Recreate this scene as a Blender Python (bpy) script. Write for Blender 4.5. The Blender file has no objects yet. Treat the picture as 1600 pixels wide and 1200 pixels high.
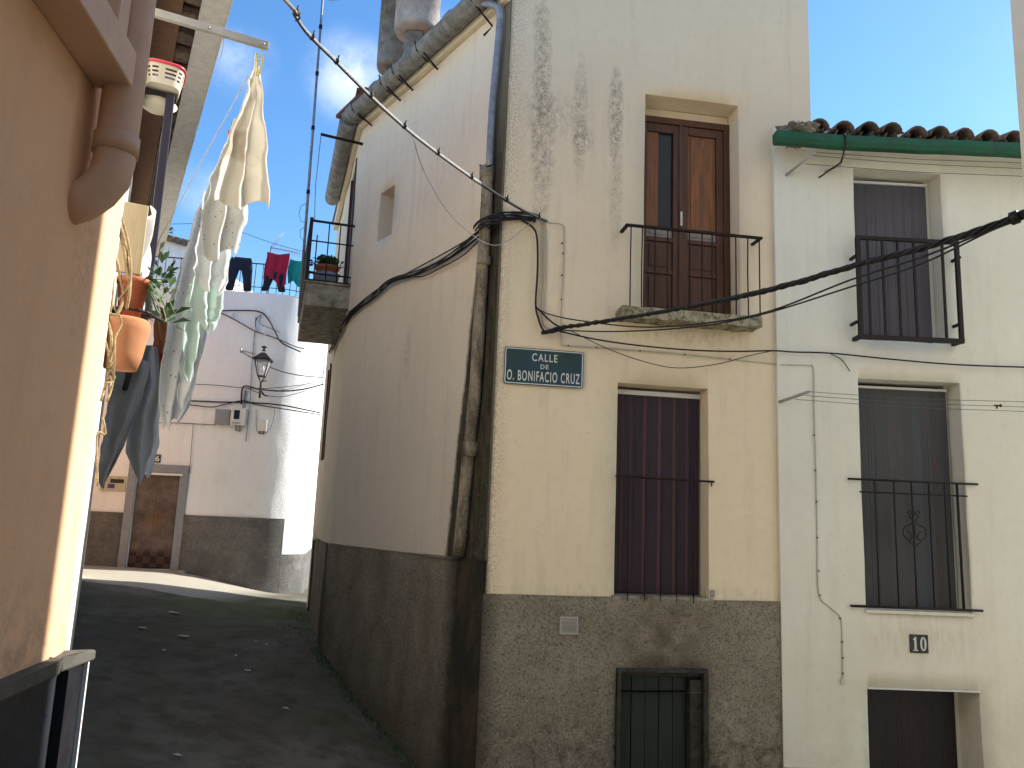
import bpy, bmesh, math, random
import numpy as np
from mathutils import Matrix, Vector, noise as mnoise

scene = bpy.context.scene
COL = scene.collection
R = math.radians
random.seed(7)

# ------------------------------------------------------------------ camera
FPX = 1250.0; TH = R(9.76); RO = R(2.33); EYE = Vector((0, 0, 1.6))
cam = bpy.data.cameras.new("camera"); cam.sensor_width = 36; cam.lens = FPX / 1600 * 36
cam.clip_start = 0.05; cam.clip_end = 500
cam_o = bpy.data.objects.new("camera", cam); COL.objects.link(cam_o); scene.camera = cam_o
_r = Vector((math.cos(RO), -math.sin(RO) * math.sin(TH), math.sin(RO) * math.cos(TH)))
_u = Vector((-math.sin(RO), -math.cos(RO) * math.sin(TH), math.cos(RO) * math.cos(TH)))
_f = Vector((0, math.cos(TH), math.sin(TH)))
M = Matrix((_r, _u, -_f)).transposed().to_4x4(); M.translation = EYE
cam_o.matrix_world = M

# ------------------------------------------------------------------ light
SUN_HEAD, SUN_EL = 65.0, 36.0
S = Vector((math.sin(R(SUN_HEAD)) * math.cos(R(SUN_EL)), math.cos(R(SUN_HEAD)) * math.cos(R(SUN_EL)), math.sin(R(SUN_EL))))
sl = bpy.data.lights.new("sun", 'SUN'); sl.energy = 4.9; sl.angle = R(0.55); sl.color = (1.0, 0.95, 0.86)
so = bpy.data.objects.new("sun", sl); COL.objects.link(so)
so.rotation_euler = S.to_track_quat('Z', 'Y').to_euler(); so.location = (20, 10, 20)

world = bpy.data.worlds.new("World"); scene.world = world; world.use_nodes = True
nt = world.node_tree
bg = nt.nodes['Background']; bg.inputs[1].default_value = 0.135
sky = nt.nodes.new('ShaderNodeTexSky'); sky.sky_type = 'NISHITA'; sky.sun_disc = False
sky.sun_elevation = R(SUN_EL); sky.sun_rotation = R(SUN_HEAD); sky.altitude = 300
sky.air_density = 1.0; sky.dust_density = 0.25; sky.ozone_density = 2.2
scene.view_settings.view_transform = 'Standard'; scene.view_settings.look = 'None'
scene.view_settings.exposure = 1.02; scene.view_settings.gamma = 1; scene.view_settings.use_curve_mapping = False


def ray(px, py):
    a = px - 800; b = 600 - py
    r = math.cos(RO) * a - math.sin(RO) * b; u = math.sin(RO) * a + math.cos(RO) * b
    return Vector((r, FPX * math.cos(TH) - u * math.sin(TH), FPX * math.sin(TH) + u * math.cos(TH)))

# clouds: soft wisps mixed over the sky by direction
def _cloud():
    L = nt.links.new; N = nt.nodes.new
    tc = N('ShaderNodeTexCoord')
    nz = N('ShaderNodeTexNoise'); nz.inputs['Scale'].default_value = 3.4; nz.inputs['Detail'].default_value = 9; nz.inputs['Roughness'].default_value = 0.6
    L(tc.outputs['Generated'], nz.inputs['Vector'])
    mr = N('ShaderNodeMapRange'); mr.inputs[1].default_value = 0.52; mr.inputs[2].default_value = 0.78; L(nz.outputs['Fac'], mr.inputs[0])
    acc = None
    for px, py, rad, amp in ((548, 120, 0.065, .9), (375, 95, 0.05, 0.5), (320, 300, .045, .35), (700, 60, .04, .5)):
        d = ray(px, py).normalized()
        vm = N('ShaderNodeVectorMath'); vm.operation = 'DISTANCE'; L(tc.outputs['Generated'], vm.inputs[0]); vm.inputs[1].default_value = d
        m2 = N('ShaderNodeMapRange'); m2.inputs[1].default_value = rad; m2.inputs[2].default_value = 0.0; m2.inputs[4].default_value = amp
        m2.interpolation_type = 'SMOOTHSTEP'
        L(vm.outputs['Value'], m2.inputs[0])
        if acc is None: acc = m2.outputs[0]
        else:
            ad = N('ShaderNodeMath'); ad.operation = 'MAXIMUM'; L(acc, ad.inputs[0]); L(m2.outputs[0], ad.inputs[1]); acc = ad.outputs[0]
    nz2 = N('ShaderNodeTexNoise'); nz2.inputs['Scale'].default_value = 14; nz2.inputs['Detail'].default_value = 8; nz2.inputs['Roughness'].default_value = .62
    L(tc.outputs['Generated'], nz2.inputs['Vector'])
    m3 = N('ShaderNodeMapRange'); m3.inputs[1].default_value = 0.36; m3.inputs[2].default_value = 0.62; L(nz2.outputs['Fac'], m3.inputs[0])
    mu = N('ShaderNodeMath'); mu.operation = 'MULTIPLY'; L(acc, mu.inputs[0]); L(m3.outputs[0], mu.inputs[1])
    m4 = N('ShaderNodeMath'); m4.operation = 'MULTIPLY'; L(mr.outputs[0], m4.inputs[0]); m4.inputs[1].default_value = 0.07
    ad = N('ShaderNodeMath'); ad.operation = 'ADD'; ad.use_clamp = True; L(mu.outputs[0], ad.inputs[0]); L(m4.outputs[0], ad.inputs[1])
    sc = N('ShaderNodeMath'); sc.operation = 'MULTIPLY'; L(ad.outputs[0], sc.inputs[0]); sc.inputs[1].default_value = 0.62
    mx = N('ShaderNodeMixRGB'); L(sc.outputs[0], mx.inputs[0]); hs = N('ShaderNodeHueSaturation'); hs.inputs['Saturation'].default_value = 1.22; L(sky.outputs[0], hs.inputs['Color']); L(hs.outputs[0], mx.inputs[1]); mx.inputs[2].default_value = (6.2, 6.4, 6.8, 1)
    L(mx.outputs[0], bg.inputs[0])
_cloud()

# ------------------------------------------------------------------ frames: a vertical plane with local axes u (along), n (out), z (up)
class Fr:
    def __init__(s, x, y, head):
        h = R(head); s.x, s.y, s.dx, s.dy = x, y, math.sin(h), math.cos(h); s.nx, s.ny = s.dy, -s.dx
        s.M = Matrix(((s.dx, -s.nx, 0, x), (s.dy, -s.ny, 0, y), (0, 0, 1, 0), (0, 0, 0, 1)))
    def W(s, u, n, z): return Vector((s.x + u * s.dx + n * s.nx, s.y + u * s.dy + n * s.ny, z))
    def hit(s, px, py, n=0.0):
        x0 = s.x + s.nx * n; y0 = s.y + s.ny * n; d = ray(px, py)
        t = (x0 * s.nx + y0 * s.ny) / (d.x * s.nx + d.y * s.ny)
        return ((d.x * t - x0) * s.dx + (d.y * t - y0) * s.dy, 1.6 + d.z * t)
    def uz(s, px, py, n=0.0): return s.hit(px, py, n)
    def P(s, px, py, n=0.0):
        u, z = s.hit(px, py, n); return (u, n, z)
WORLD = Fr(0, 0, 90)      # local u = x, n = -y

# ------------------------------------------------------------------ mesh builder
class MB:
    def __init__(s): s.v = []; s.f = []; s.m = []; s.smooth = []
    def add(s, vs, fs, mi=0, sm=False):
        o = len(s.v); s.v += [tuple(v) for v in vs]; s.f += [tuple(i + o for i in f) for f in fs]
        s.m += [mi] * len(fs); s.smooth += [sm] * len(fs)
        return s
    def box(s, u0, u1, n0, n1, z0, z1, mi=0):
        v = [(u, n, z) for z in (z0, z1) for n in (n0, n1) for u in (u0, u1)]
        return s.add(v, [(0, 1, 3, 2), (4, 6, 7, 5), (0, 4, 5, 1), (2, 3, 7, 6), (0, 2, 6, 4), (1, 5, 7, 3)], mi)
    def hexa(s, v8, mi=0):
        return s.add(v8, [(0, 1, 3, 2), (4, 6, 7, 5), (0, 4, 5, 1), (2, 3, 7, 6), (0, 2, 6, 4), (1, 5, 7, 3)], mi)
    def quad(s, a, b, c, d, mi=0): return s.add([a, b, c, d], [(0, 1, 2, 3)], mi)
    def tube(s, pts, r, seg=8, mi=0, caps=True, jit=0):
        pts = [Vector(p) for p in pts]; n = len(pts); vs = []; fs = []
        rr = r if isinstance(r, (list, tuple)) else [r] * n
        prev = None
        for i, p in enumerate(pts):
            t = (pts[min(i + 1, n - 1)] - pts[max(i - 1, 0)])
            if t.length < 1e-9: t = Vector((0, 0, 1))
            t.normalize()
            if prev is None:
                a = t.orthogonal().normalized()
            else:
                a = prev - t * prev.dot(t)
                a = a.normalized() if a.length > 1e-6 else t.orthogonal().normalized()
            prev = a; b = t.cross(a)
            for k in range(seg):
                an = 2 * math.pi * k / seg
                q = rr[i] * (1 + (random.uniform(-jit, jit) if jit else 0))
                vs.append(p + a * (math.cos(an) * q) + b * (math.sin(an) * q))
        for i in range(n - 1):
            for k in range(seg):
                k2 = (k + 1) % seg
                fs.append((i * seg + k, i * seg + k2, (i + 1) * seg + k2, (i + 1) * seg + k))
        if caps: fs += [tuple(range(seg))[::-1], tuple((n - 1) * seg + k for k in range(seg))]
        return s.add(vs, fs, mi, True)
    def lathe(s, u, n, prof, seg=20, mi=0, sq=1.0):
        vs = []; fs = []
        for r, z in prof:
            for k in range(seg):
                a = 2 * math.pi * k / seg; vs.append((u + r * math.cos(a), n + r * sq * math.sin(a), z))
        for i in range(len(prof) - 1):
            for k in range(seg):
                k2 = (k + 1) % seg; fs.append((i * seg + k, i * seg + k2, (i + 1) * seg + k2, (i + 1) * seg + k))
        return s.add(vs, fs, mi, True)
    def grid(s, fn, nu, nv, mi=0, sm=True, skip=None):
        vs = [fn(i / nu, j / nv) for j in range(nv + 1) for i in range(nu + 1)]
        fs = [(j * (nu + 1) + i, j * (nu + 1) + i + 1, (j + 1) * (nu + 1) + i + 1, (j + 1) * (nu + 1) + i)
              for j in range(nv) for i in range(nu) if not (skip and skip(i, j))]
        return s.add(vs, fs, mi, sm)

def set_props(o, label=None, cat=None, group=None, kind=None):
    if label: o['label'] = label
    if cat: o['category'] = cat
    if group: o['group'] = group
    if kind: o['kind'] = kind
    return o

WM = {}
def part(name, mb, mat, parent=None, fr=WORLD, bevel=0, label=None, cat=None, group=None, kind=None, weld=True, solid=0, recalc=True):
    me = bpy.data.meshes.new(name)
    me.from_pydata([(v[0], -v[1], v[2]) for v in mb.v], [], mb.f)
    mats = mat if isinstance(mat, (list, tuple)) else [mat]
    for m in mats: me.materials.append(m)
    me.polygons.foreach_set('material_index', mb.m)
    me.polygons.foreach_set('use_smooth', mb.smooth)
    bm = bmesh.new(); bm.from_mesh(me)
    if weld: bmesh.ops.remove_doubles(bm, verts=bm.verts, dist=1e-4)
    if recalc: bmesh.ops.recalc_face_normals(bm, faces=bm.faces)
    bm.to_mesh(me); bm.free()
    o = bpy.data.objects.new(name, me); COL.objects.link(o)
    w = fr.M.copy(); WM[o.name] = w
    if parent is not None:
        o.parent = parent; o.matrix_parent_inverse = WM[parent.name].inverted()
    o.matrix_basis = w
    if bevel:
        b = o.modifiers.new("bevel", 'BEVEL'); b.width = bevel; b.segments = 2; b.limit_method = 'ANGLE'; b.angle_limit = R(40)
    if solid:
        b = o.modifiers.new("thick", 'SOLIDIFY'); b.thickness = solid; b.offset = 0
    return set_props(o, label, cat, group, kind)

def thing(name, label, cat, loc, group=None):
    o = bpy.data.objects.new(name, None); COL.objects.link(o); o.empty_display_size = 0.1
    o.location = loc; WM[o.name] = Matrix.Translation(Vector(loc))
    return set_props(o, label, cat, group)

# ------------------------------------------------------------------ materials
class NM:
    """small helper for procedural node materials"""
    def __init__(s, name, rough=0.85, spec=0.3, metal=0.0):
        s.m = bpy.data.materials.new(name); s.m.use_nodes = True; s.t = s.m.node_tree
        s.b = s.t.nodes['Principled BSDF']; s.b.inputs['Roughness'].default_value = rough
        s.b.inputs['Specular IOR Level'].default_value = spec; s.b.inputs['Metallic'].default_value = metal
        s.tc = s.t.nodes.new('ShaderNodeTexCoord'); s.co = s.tc.outputs['Object']
        sp = s.t.nodes.new('ShaderNodeSeparateXYZ'); s.L(s.co, sp.inputs[0]); s.X, s.Y, s.Z = sp.outputs
        s.h = None
    def L(s, a, b): s.t.links.new(a, b)
    def _in(s, sock, v):
        if isinstance(v, (int, float)): sock.default_value = v
        elif isinstance(v, tuple): sock.default_value = v if len(v) != 3 or sock.type == 'VECTOR' else (*v, 1)
        else: s.L(v, sock)
    def math(s, op, a, b=0.0, c=None, clamp=False):
        n = s.t.nodes.new('ShaderNodeMath'); n.operation = op; n.use_clamp = clamp
        s._in(n.inputs[0], a); s._in(n.inputs[1], b)
        if c is not None: s._in(n.inputs[2], c)
        return n.outputs[0]
    def scale(s, v):
        n = s.t.nodes.new('ShaderNodeMapping'); n.inputs['Scale'].default_value = v; s.L(s.co, n.inputs[0]); return n.outputs[0]
    def noise(s, sc, det=4, rough=0.55, vec=None, dist=0):
        n = s.t.nodes.new('ShaderNodeTexNoise'); n.inputs['Scale'].default_value = sc; n.inputs['Detail'].default_value = det
        n.inputs['Roughness'].default_value = rough; n.inputs['Distortion'].default_value = dist; s.L(vec or s.co, n.inputs['Vector']); return n.outputs['Fac']
    def vor(s, sc, feat='F1', vec=None, out='Distance'):
        n = s.t.nodes.new('ShaderNodeTexVoronoi'); n.feature = feat; n.inputs['Scale'].default_value = sc; s.L(vec or s.co, n.inputs['Vector']); return n.outputs[out]
    def rng(s, v, a, b, c=0.0, d=1.0, smooth=False):
        n = s.t.nodes.new('ShaderNodeMapRange'); n.clamp = True
        if smooth: n.interpolation_type = 'SMOOTHSTEP'
        s._in(n.inputs[0], v)
        for i, x in enumerate((a, b, c, d)): s._in(n.inputs[i + 1], x)
        return n.outputs[0]
    def mix(s, f, a, b, mode='MIX'):
        n = s.t.nodes.new('ShaderNodeMixRGB'); n.blend_type = mode
        s._in(n.inputs[0], f); s._in(n.inputs[1], a); s._in(n.inputs[2], b); return n.outputs[0]
    def bump(s, h, strength=0.3, dist=0.01):
        n = s.t.nodes.new('ShaderNodeBump'); n.inputs['Strength'].default_value = strength; n.inputs['Distance'].default_value = dist
        s._in(n.inputs['Height'], h)
        if s.h is not None: s.L(s.h, n.inputs['Normal'])
        s.h = n.outputs[0]; s.L(s.h, s.b.inputs['Normal'])
    def col(s, c): s._in(s.b.inputs['Base Color'], c)
    def rough(s, c): s._in(s.b.inputs['Roughness'], c)
    def spot(s, u0, z0, su, sz):
        """soft elliptic mask centred on (u0,z0) of the wall"""
        a = s.math('DIVIDE', s.math('SUBTRACT', s.X, u0), su); b = s.math('DIVIDE', s.math('SUBTRACT', s.Z, z0), sz)
        d = s.math('ADD', s.math('MULTIPLY', a, a), s.math('MULTIPLY', b, b))
        return s.math('SUBTRACT', 1.0, d, clamp=True)

def plaster(name, c1, c2, bump=0.35, dirt=(0.30, 0.27, 0.2), dirt_amt=0.25, fine=140, extra=None, wavy=0.6):
    n = NM(name, 0.9, 0.15)
    big = n.noise(0.7, 5, 0.6)
    c = n.mix(n.rng(big, 0.35, 0.65), c1, c2)
    vs = n.scale((5.0, 5.0, 0.5))
    streak = n.noise(1.2, 6, 0.62, vec=vs)
    c = n.mix(n.math('MULTIPLY', n.rng(streak, 0.52, 0.8), dirt_amt), c, dirt)
    mot = n.noise(9, 7, 0.7)
    c = n.mix(n.math('MULTIPLY', n.rng(mot, 0.5, 0.75), dirt_amt * 0.6), c, dirt)
    sp = n.vor(3.3); c = n.mix(n.rng(sp, 0.028, 0.012, 0, 0.55), c, (dirt[0] * .4, dirt[1] * .4, dirt[2] * .4))
    if extra: c = extra(n, c)
    n.col(c)
    n.bump(n.noise(1.6, 3, 0.5), wavy, 0.03)
    n.bump(n.noise(22, 6, 0.6), 0.35 * bump, 0.012)
    n.bump(n.noise(fine, 4, 0.7), bump, 0.004)
    return n.m

def front_extra(n, c):
    grain = n.noise(46, 8, 0.85); blot = n.noise(11, 8, 0.78, vec=n.scale((1.6, 1, 1.0))); ragged = n.noise(5, 7, .72, vec=n.scale((2.4, 1, .8)))
    black = (0.075, 0.07, 0.052)
    for (u, z, su, sz, st) in ((0.38, 6.35, .13, 1.0, 1.0), (0.42, 5.55, .17, 0.9, .75), (0.82, 5.95, .10, .85, .75), (0.84, 5.75, .15, .2, .8), (1.22, 6.1, .11, .6, 1.15), (1.24, 5.3, .10, .9, .55), (.34, 7.0, .1, .5, .6), (.5, 6.0, .45, .3, .5)):
        m = n.math('ADD', n.spot(u, z, su * .95, sz * 1.05), n.math('MULTIPLY', n.math('SUBTRACT', ragged, .55), 1.6), clamp=True); m = n.math('MULTIPLY', m, n.rng(n.spot(u, z, su * 1.5, sz * 1.3), 0, .4))
        k = n.math('MULTIPLY', n.math('MULTIPLY', n.math('POWER', m, .7), n.rng(blot, 0.40, 0.58)), n.rng(grain, 0.42, 0.60, .12, 1))
        c = n.mix(n.math('MULTIPLY', k, st * 1.4, clamp=True), c, black)
    # speckled grime along the corner
    edge = n.math('ADD', n.rng(n.X, 0.20, 0.0), n.math('MULTIPLY', n.rng(n.X, 0.55, 0.05), n.rng(n.Z, 4.4, 6.0, 0, .55)))
    k = n.math('MULTIPLY', edge, n.rng(n.noise(55, 5, 0.8), 0.47, 0.62))
    c = n.mix(n.math('MULTIPLY', k, 0.85, clamp=True), c, (0.16, 0.14, 0.10))
    e2 = n.math('MULTIPLY', n.rng(n.math('ADD', n.X, n.math('MULTIPLY', n.noise(14, 5, .7), .1)), 0.10, 0.045), 0.85)
    c = n.mix(e2, c, (0.17, 0.145, 0.10))
    # grime bleeding under the balcony slab, along the plinth and door sill rust
    for (u, z, su, sz, st) in ((2.1, 3.62, .9, .12, .5), (1.8, 0.95, 1.9, .10, .35)):
        k = n.math('MULTIPLY', n.spot(u, z, su, sz), n.rng(n.noise(16, 6, .7, vec=n.scale((1, 1, .4))), .42, .7))
        c = n.mix(n.math('MULTIPLY', k, st), c, (0.2, 0.17, 0.1))
    # greyer tone higher up
    c = n.mix(n.rng(n.math('ADD', n.Z, n.math('MULTIPLY', n.noise(.8, 4), 1.6)), 3.2, 6.4, 0, 0.30), c, (0.68, 0.555, 0.43))
    return c

def side_extra(n, c):
    # damp dark band beside the rain pipe, widening downwards (u is negative away from the corner)
    c = n.mix(n.rng(n.Z, 4.6, 2.6, 0, .30), c, (0.42, 0.43, 0.42))
    wd = n.math('ADD', n.rng(n.Z, 7.0, 1.0, 0.18, 0.80), n.math('MULTIPLY', n.math('SUBTRACT', n.noise(6, 6, .7), .5), .10))
    d = n.math('ADD', n.X, wd)
    m = n.rng(d, -0.02, 0.04)
    dk = n.mix(n.rng(n.noise(5, 6, .7, vec=n.scale((3, 1, .6))), .35, .65), (0.022, 0.020, 0.013), (0.085, 0.074, 0.050))
    dk = n.mix(n.rng(n.Z, 5.2, 7.0, 0, .6), dk, (0.36, 0.31, 0.24))
    dk = n.mix(n.rng(n.noise(60, 3, .7), .6, .75, 0, .22), dk, (0.45, 0.4, 0.3))
    c = n.mix(m, c, dk)
    k = n.math('MULTIPLY', n.rng(n.X, -1.0, -0.5), n.rng(n.Z, 3.0, 1.2))
    c = n.mix(n.math('MULTIPLY', n.math('MULTIPLY', k, n.rng(n.noise(24, 6, .75), .5, .65)), .6), c, (0.16, 0.14, 0.11))
    pk = n.math('MULTIPLY', n.spot(-1.95, 3.55, .09, .45), n.rng(n.noise(12, 6, .7), .48, .52)); c = n.mix(n.math('MULTIPLY', pk, .5), c, (.42, .36, .28)); n.bump(pk, .5, .01)
    return c

def aggregate(name, c1, c2, spot=(0.035, 0.03, 0.026), damp=None):
    n = NM(name, 0.93, 0.2)
    c = n.mix(n.rng(n.noise(2.2, 6, .65), .36, .64), c1, c2)
    g = n.noise(52, 7, .85)
    c = n.mix(n.rng(g, .50, .60, 0, .8), c, spot)
    v = n.vor(60, out='Color'); bw = n.t.nodes.new('ShaderNodeRGBToBW'); n.L(v, bw.inputs[0])
    c = n.mix(n.rng(bw.outputs[0], .78, .9, 0, .55), c, (c1[0] * 1.7, c1[1] * 1.65, c1[2] * 1.5))
    c = n.mix(n.rng(n.noise(16, 4, .6), .62, .72, 0, .6), c, (spot[0] * 1.6, spot[1], spot[2] * .8))
    if damp: c = damp(n, c)
    n.col(c)
    n.bump(n.noise(1.3, 3), .5, .03)
    n.bump(n.noise(28, 5, .7), .8, .012)
    n.bump(g, 1.0, .012)
    return n.m

def damp_front(n, c):
    c = n.mix(n.math('MULTIPLY', n.rng(n.math('ADD', n.X, n.math('MULTIPLY', n.noise(7, 5, .7), .16)), .26, .06), .7), c, (0.028, 0.026, 0.018))
    k = n.math('MULTIPLY', n.spot(1.8, .55, .62, .5), n.rng(n.noise(4, 5, .6), .3, .6))
    c = n.mix(n.math('MULTIPLY', k, .8), c, (0.125, 0.095, 0.062))
    c = n.mix(n.math('MULTIPLY', n.rng(n.Z, .2, -.9), n.rng(n.noise(9, 6, .7), .45, .65)), c, (0.07, 0.04, 0.028))
    return c
def damp_side(n, c):
    w = n.math('ADD', n.X, n.math('MULTIPLY', n.math('SUBTRACT', n.noise(5, 6, .7), .5), .3))
    c = n.mix(n.math('MULTIPLY', n.rng(w, -.74, -.5), .9), c, (0.014, 0.014, 0.009))
    k = n.rng(n.noise(1.7, 6, .7, vec=n.scale((1.5, 1, .8))), .45, .65)
    c = n.mix(n.math('MULTIPLY', k, .5), c, (0.15, 0.095, 0.058))
    c = n.mix(n.rng(n.math('ADD', n.Z, n.math('MULTIPLY', n.X, .22)), .1, -1.6, 0, .7), c, (0.05, 0.043, 0.03))
    c = n.mix(n.rng(n.noise(130, 2, .5), .74, .78, 0, .6), c, (0.35, 0.33, 0.27))
    return c

def simple(name, c, rough=.6, spec=.4, metal=0, var=.25, sc=12, bump=.1, bsc=40, dark=None, bdist=.004):
    n = NM(name, rough, spec, metal)
    d = dark or tuple(x * .55 for x in c)
    n.col(n.mix(n.rng(n.noise(sc, 6, .65), .35, .72, 0, var * 2), c, d))
    n.rough(n.rng(n.noise(sc * 2, 4), .3, .7, max(rough - .12, .05), min(rough + .12, 1)))
    if bump: n.bump(n.noise(bsc, 5, .6), bump * 2, bdist)
    return n.m

def wood(name, c1, c2, sc=1.0, rough=.5, ring=(0.03, 0.02, 0.012), amt=.5):
    n = NM(name, rough, .35)
    v = n.scale((30 * sc, 30 * sc, 1.6 * sc))
    g = n.noise(1.4, 7, .65, vec=v, dist=.4)
    c = n.mix(n.rng(g, .32, .66), c1, c2)
    c = n.mix(n.rng(n.noise(3, 6, .7, vec=n.scale((4, 4, 1))), .5, .78, 0, amt), c, ring)
    c = n.mix(n.rng(n.noise(2.4, 3, .6, vec=n.scale((60, 60, 3))), .70, .76, 0, .35), c, (0.5, .45, .36))
    n.col(c); n.bump(g, .3, .002); return n.m

mat_front = plaster("cream_plaster_front", (0.80, 0.665, 0.465), (0.83, 0.705, 0.51), extra=front_extra, bump=.3)
mat_side = plaster("cream_plaster_side", (0.75, 0.615, 0.47), (0.80, 0.67, 0.52), extra=side_extra, bump=.22)
mat_curve = plaster("cream_plaster_bend", (0.70, 0.61, 0.46), (0.75, 0.665, 0.51), bump=.25)
def ten_extra(n, c):
    k = n.math('MULTIPLY', n.spot(1.45, .62, .75, .35), n.rng(n.noise(8, 6, .7, vec=n.scale((2.5, 1, .5))), .38, .66))
    c = n.mix(n.math('MULTIPLY', k, .4), c, (0.42, 0.33, 0.2))
    k = n.math('MULTIPLY', n.rng(n.Z, .6, -.6), n.rng(n.noise(3, 6, .7), .35, .65))
    c = n.mix(n.math('MULTIPLY', k, .35), c, (0.5, 0.43, 0.3))
    c = n.mix(n.math('MULTIPLY', n.rng(n.Z, 5.3, 6.0), .25), c, (0.55, 0.5, 0.42))
    return c
mat_ten = plaster("offwhite_limewash", (0.74, 0.71, 0.61), (0.79, 0.765, 0.67), dirt=(.40, .36, .28), dirt_amt=.22, extra=ten_extra, bump=.3)
def salmon_extra(n, c):
    k = n.math('MULTIPLY', n.rng(n.noise(3.2, 8, .75, vec=n.scale((1.4, 1, .5))), .53, .70), .12)
    c = n.mix(k, c, (0.48, 0.29, 0.19))
    k = n.math('MULTIPLY', n.rng(n.Z, 1.45, 1.12), n.rng(n.noise(14, 7, .75), .42, .62))
    c = n.mix(n.math('MULTIPLY', k, .6), c, (0.30, 0.21, 0.15))
    k = n.math('MULTIPLY', n.spot(2.55, 2.5, .10, .5), n.rng(n.noise(30, 6, .75), .45, .6)); c = n.mix(n.math('MULTIPLY', k, .35), c, (0.38, 0.20, 0.12))
    return c
mat_salmon = plaster("salmon_plaster", (0.87, 0.545, 0.325), (0.90, 0.575, 0.35), dirt=(.45, .28, .18), dirt_amt=.25, bump=.4, wavy=.9, fine=70, extra=salmon_extra)
mat_w2 = plaster("pale_cream_alley_wall", (0.70, 0.65, 0.56), (0.75, 0.70, 0.61))  # pale stand-in for sunlit salmon, keeps pink bounce out of the alley
mat_salmon_pipe = simple("salmon_painted_pipe", (0.74, 0.475, 0.32), .6, .3, var=.15, sc=8, bump=.05)
mat_salmon_wood = simple("salmon_painted_timber", (0.78, 0.53, 0.37), .6, .3, var=.12, sc=6, bump=.08)
def white_extra(n, c):
    c = n.mix(n.math('MULTIPLY', n.rng(n.noise(2.2, 6, .7, vec=n.scale((1, 1, .35))), .52, .72), .25), c, (.5, .5, .5))
    return c
mat_white = plaster("whitewash", (0.80, 0.81, 0.82), (0.84, 0.85, 0.86), dirt=(.5, .48, .45), dirt_amt=.2, extra=white_extra, bump=1.5, fine=34)
mat_white_far = plaster("whitewash_far", (0.76, 0.77, 0.8), (0.82, 0.82, 0.84), dirt=(.4, .4, .4), dirt_amt=.3)
mat_pl_front = aggregate("roughcast_plinth", (0.27, 0.235, 0.18), (0.36, 0.315, 0.245), damp=damp_front)
mat_pl_side = aggregate("roughcast_plinth_side", (0.23, 0.20, 0.155), (0.30, 0.265, 0.21), damp=damp_side)
def white_pl(n, c):
    k = n.rng(n.noise(1.3, 6, .7), .48, .58)
    c = n.mix(n.math('MULTIPLY', k, .7), c, (0.11, 0.105, 0.10))
    c = n.mix(n.rng(n.noise(1.1, 6, .7, vec=n.scale((1, 1, 1.7))), .58, .66, 0, .35), c, (0.32, 0.29, 0.23))
    return c
mat_pl_white = aggregate("patched_cement_plinth", (0.15, 0.145, 0.14), (0.20, 0.195, 0.19), damp=white_pl)
mat_conc = simple("weathered_concrete", (0.42, 0.38, 0.30), .95, .15, var=.5, sc=6, bump=.4, bsc=30, dark=(.10, .085, .06))
def moss_slab():
    n = NM("mossy_stone_slab", .95, .15)
    c = n.mix(n.rng(n.noise(11, 7, .75), .42, .6), (0.40, 0.36, 0.26), (0.13, 0.115, 0.06))
    c = n.mix(n.rng(n.noise(35, 5, .7), .55, .66, 0, .7), c, (0.62, .57, .45))
    n.col(c); n.bump(n.noise(18, 6, .7), .9, .02); return n.m
mat_slab = moss_slab()
mat_iron = simple("black_wrought_iron", (0.013, 0.012, 0.014), .65, .3, var=.3, sc=30, dark=(.04, .022, .014))
mat_iron_rust = simple("rusty_dark_iron", (0.018, 0.014, 0.013), .8, .2, var=.35, sc=22, dark=(.05, .022, .012))
mat_zinc = simple("dull_zinc", (0.30, 0.32, 0.36), .5, .5, .35, var=.4, sc=9, dark=(.13, .13, .15), bump=.1)
mat_fibro = simple("fibre_cement", (0.30, 0.285, 0.265), .92, .2, var=.5, sc=7, dark=(.12, .115, .10), bump=.25)
mat_fibro_pale = simple("pale_fibre_cement", (0.52, 0.49, 0.45), .92, .2, var=.45, sc=4, dark=(.24, .22, .19), bump=.25)
def pipe_mat():
    n = NM("limed_old_pipe", .95, .15)
    c = n.mix(n.rng(n.noise(6, 7, .75, vec=n.scale((1, 1, .4))), .40, .6), (0.33, 0.275, 0.20), (0.115, 0.095, 0.07))
    c = n.mix(n.rng(n.noise(40, 4, .7), .56, .7, 0, .6), c, (0.5, .44, .34))
    n.col(c); n.bump(n.noise(25, 6, .7), .7, .01); return n.m
mat_pipe = pipe_mat()
mat_green = simple("green_gutter_paint", (0.012, 0.115, 0.058), .65, .3, var=.6, sc=5, bump=.15, dark=(.03, .075, .055))
def tile_mat():
    n = NM("aged_clay_tile", .95, .12)
    oi = n.t.nodes.new('ShaderNodeObjectInfo')
    c = n.mix(oi.outputs['Random'], (0.24, 0.165, 0.125), (0.12, 0.10, 0.085))
    c = n.mix(n.rng(n.noise(9, 7, .72), .42, .62, 0, .85), c, (0.085, 0.072, 0.06))
    c = n.mix(n.rng(n.noise(30, 4, .7), .55, .66, 0, .7), c, (0.33, 0.30, 0.22))
    n.col(c); n.bump(n.noise(40, 6, .7), .5, .006); return n.m
mat_tile = tile_mat()
mat_tile_red = simple("red_roof_tile", (0.20, 0.075, 0.05), .9, .2, var=.5, sc=10, dark=(.09, .05, .04), bump=.2)
mat_mortar = simple("lumpy_mortar", (0.30, 0.27, 0.22), 1, .1, var=.5, sc=14, bump=.5, bsc=25, bdist=.02, dark=(.14, .12, .09))
mat_wood = wood("dark_varnished_wood", (0.060, 0.022, 0.012), (0.115, 0.045, 0.021), rough=.42)
mat_wood_pan = wood("amber_weathered_wood", (0.15, 0.052, 0.016), (0.27, 0.105, 0.034), rough=.38, amt=.8)
mat_glass = NM("dark_window_glass", .2, .35); mat_glass.col((0.012, 0.016, 0.026)); mat_glass = mat_glass.m
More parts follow.
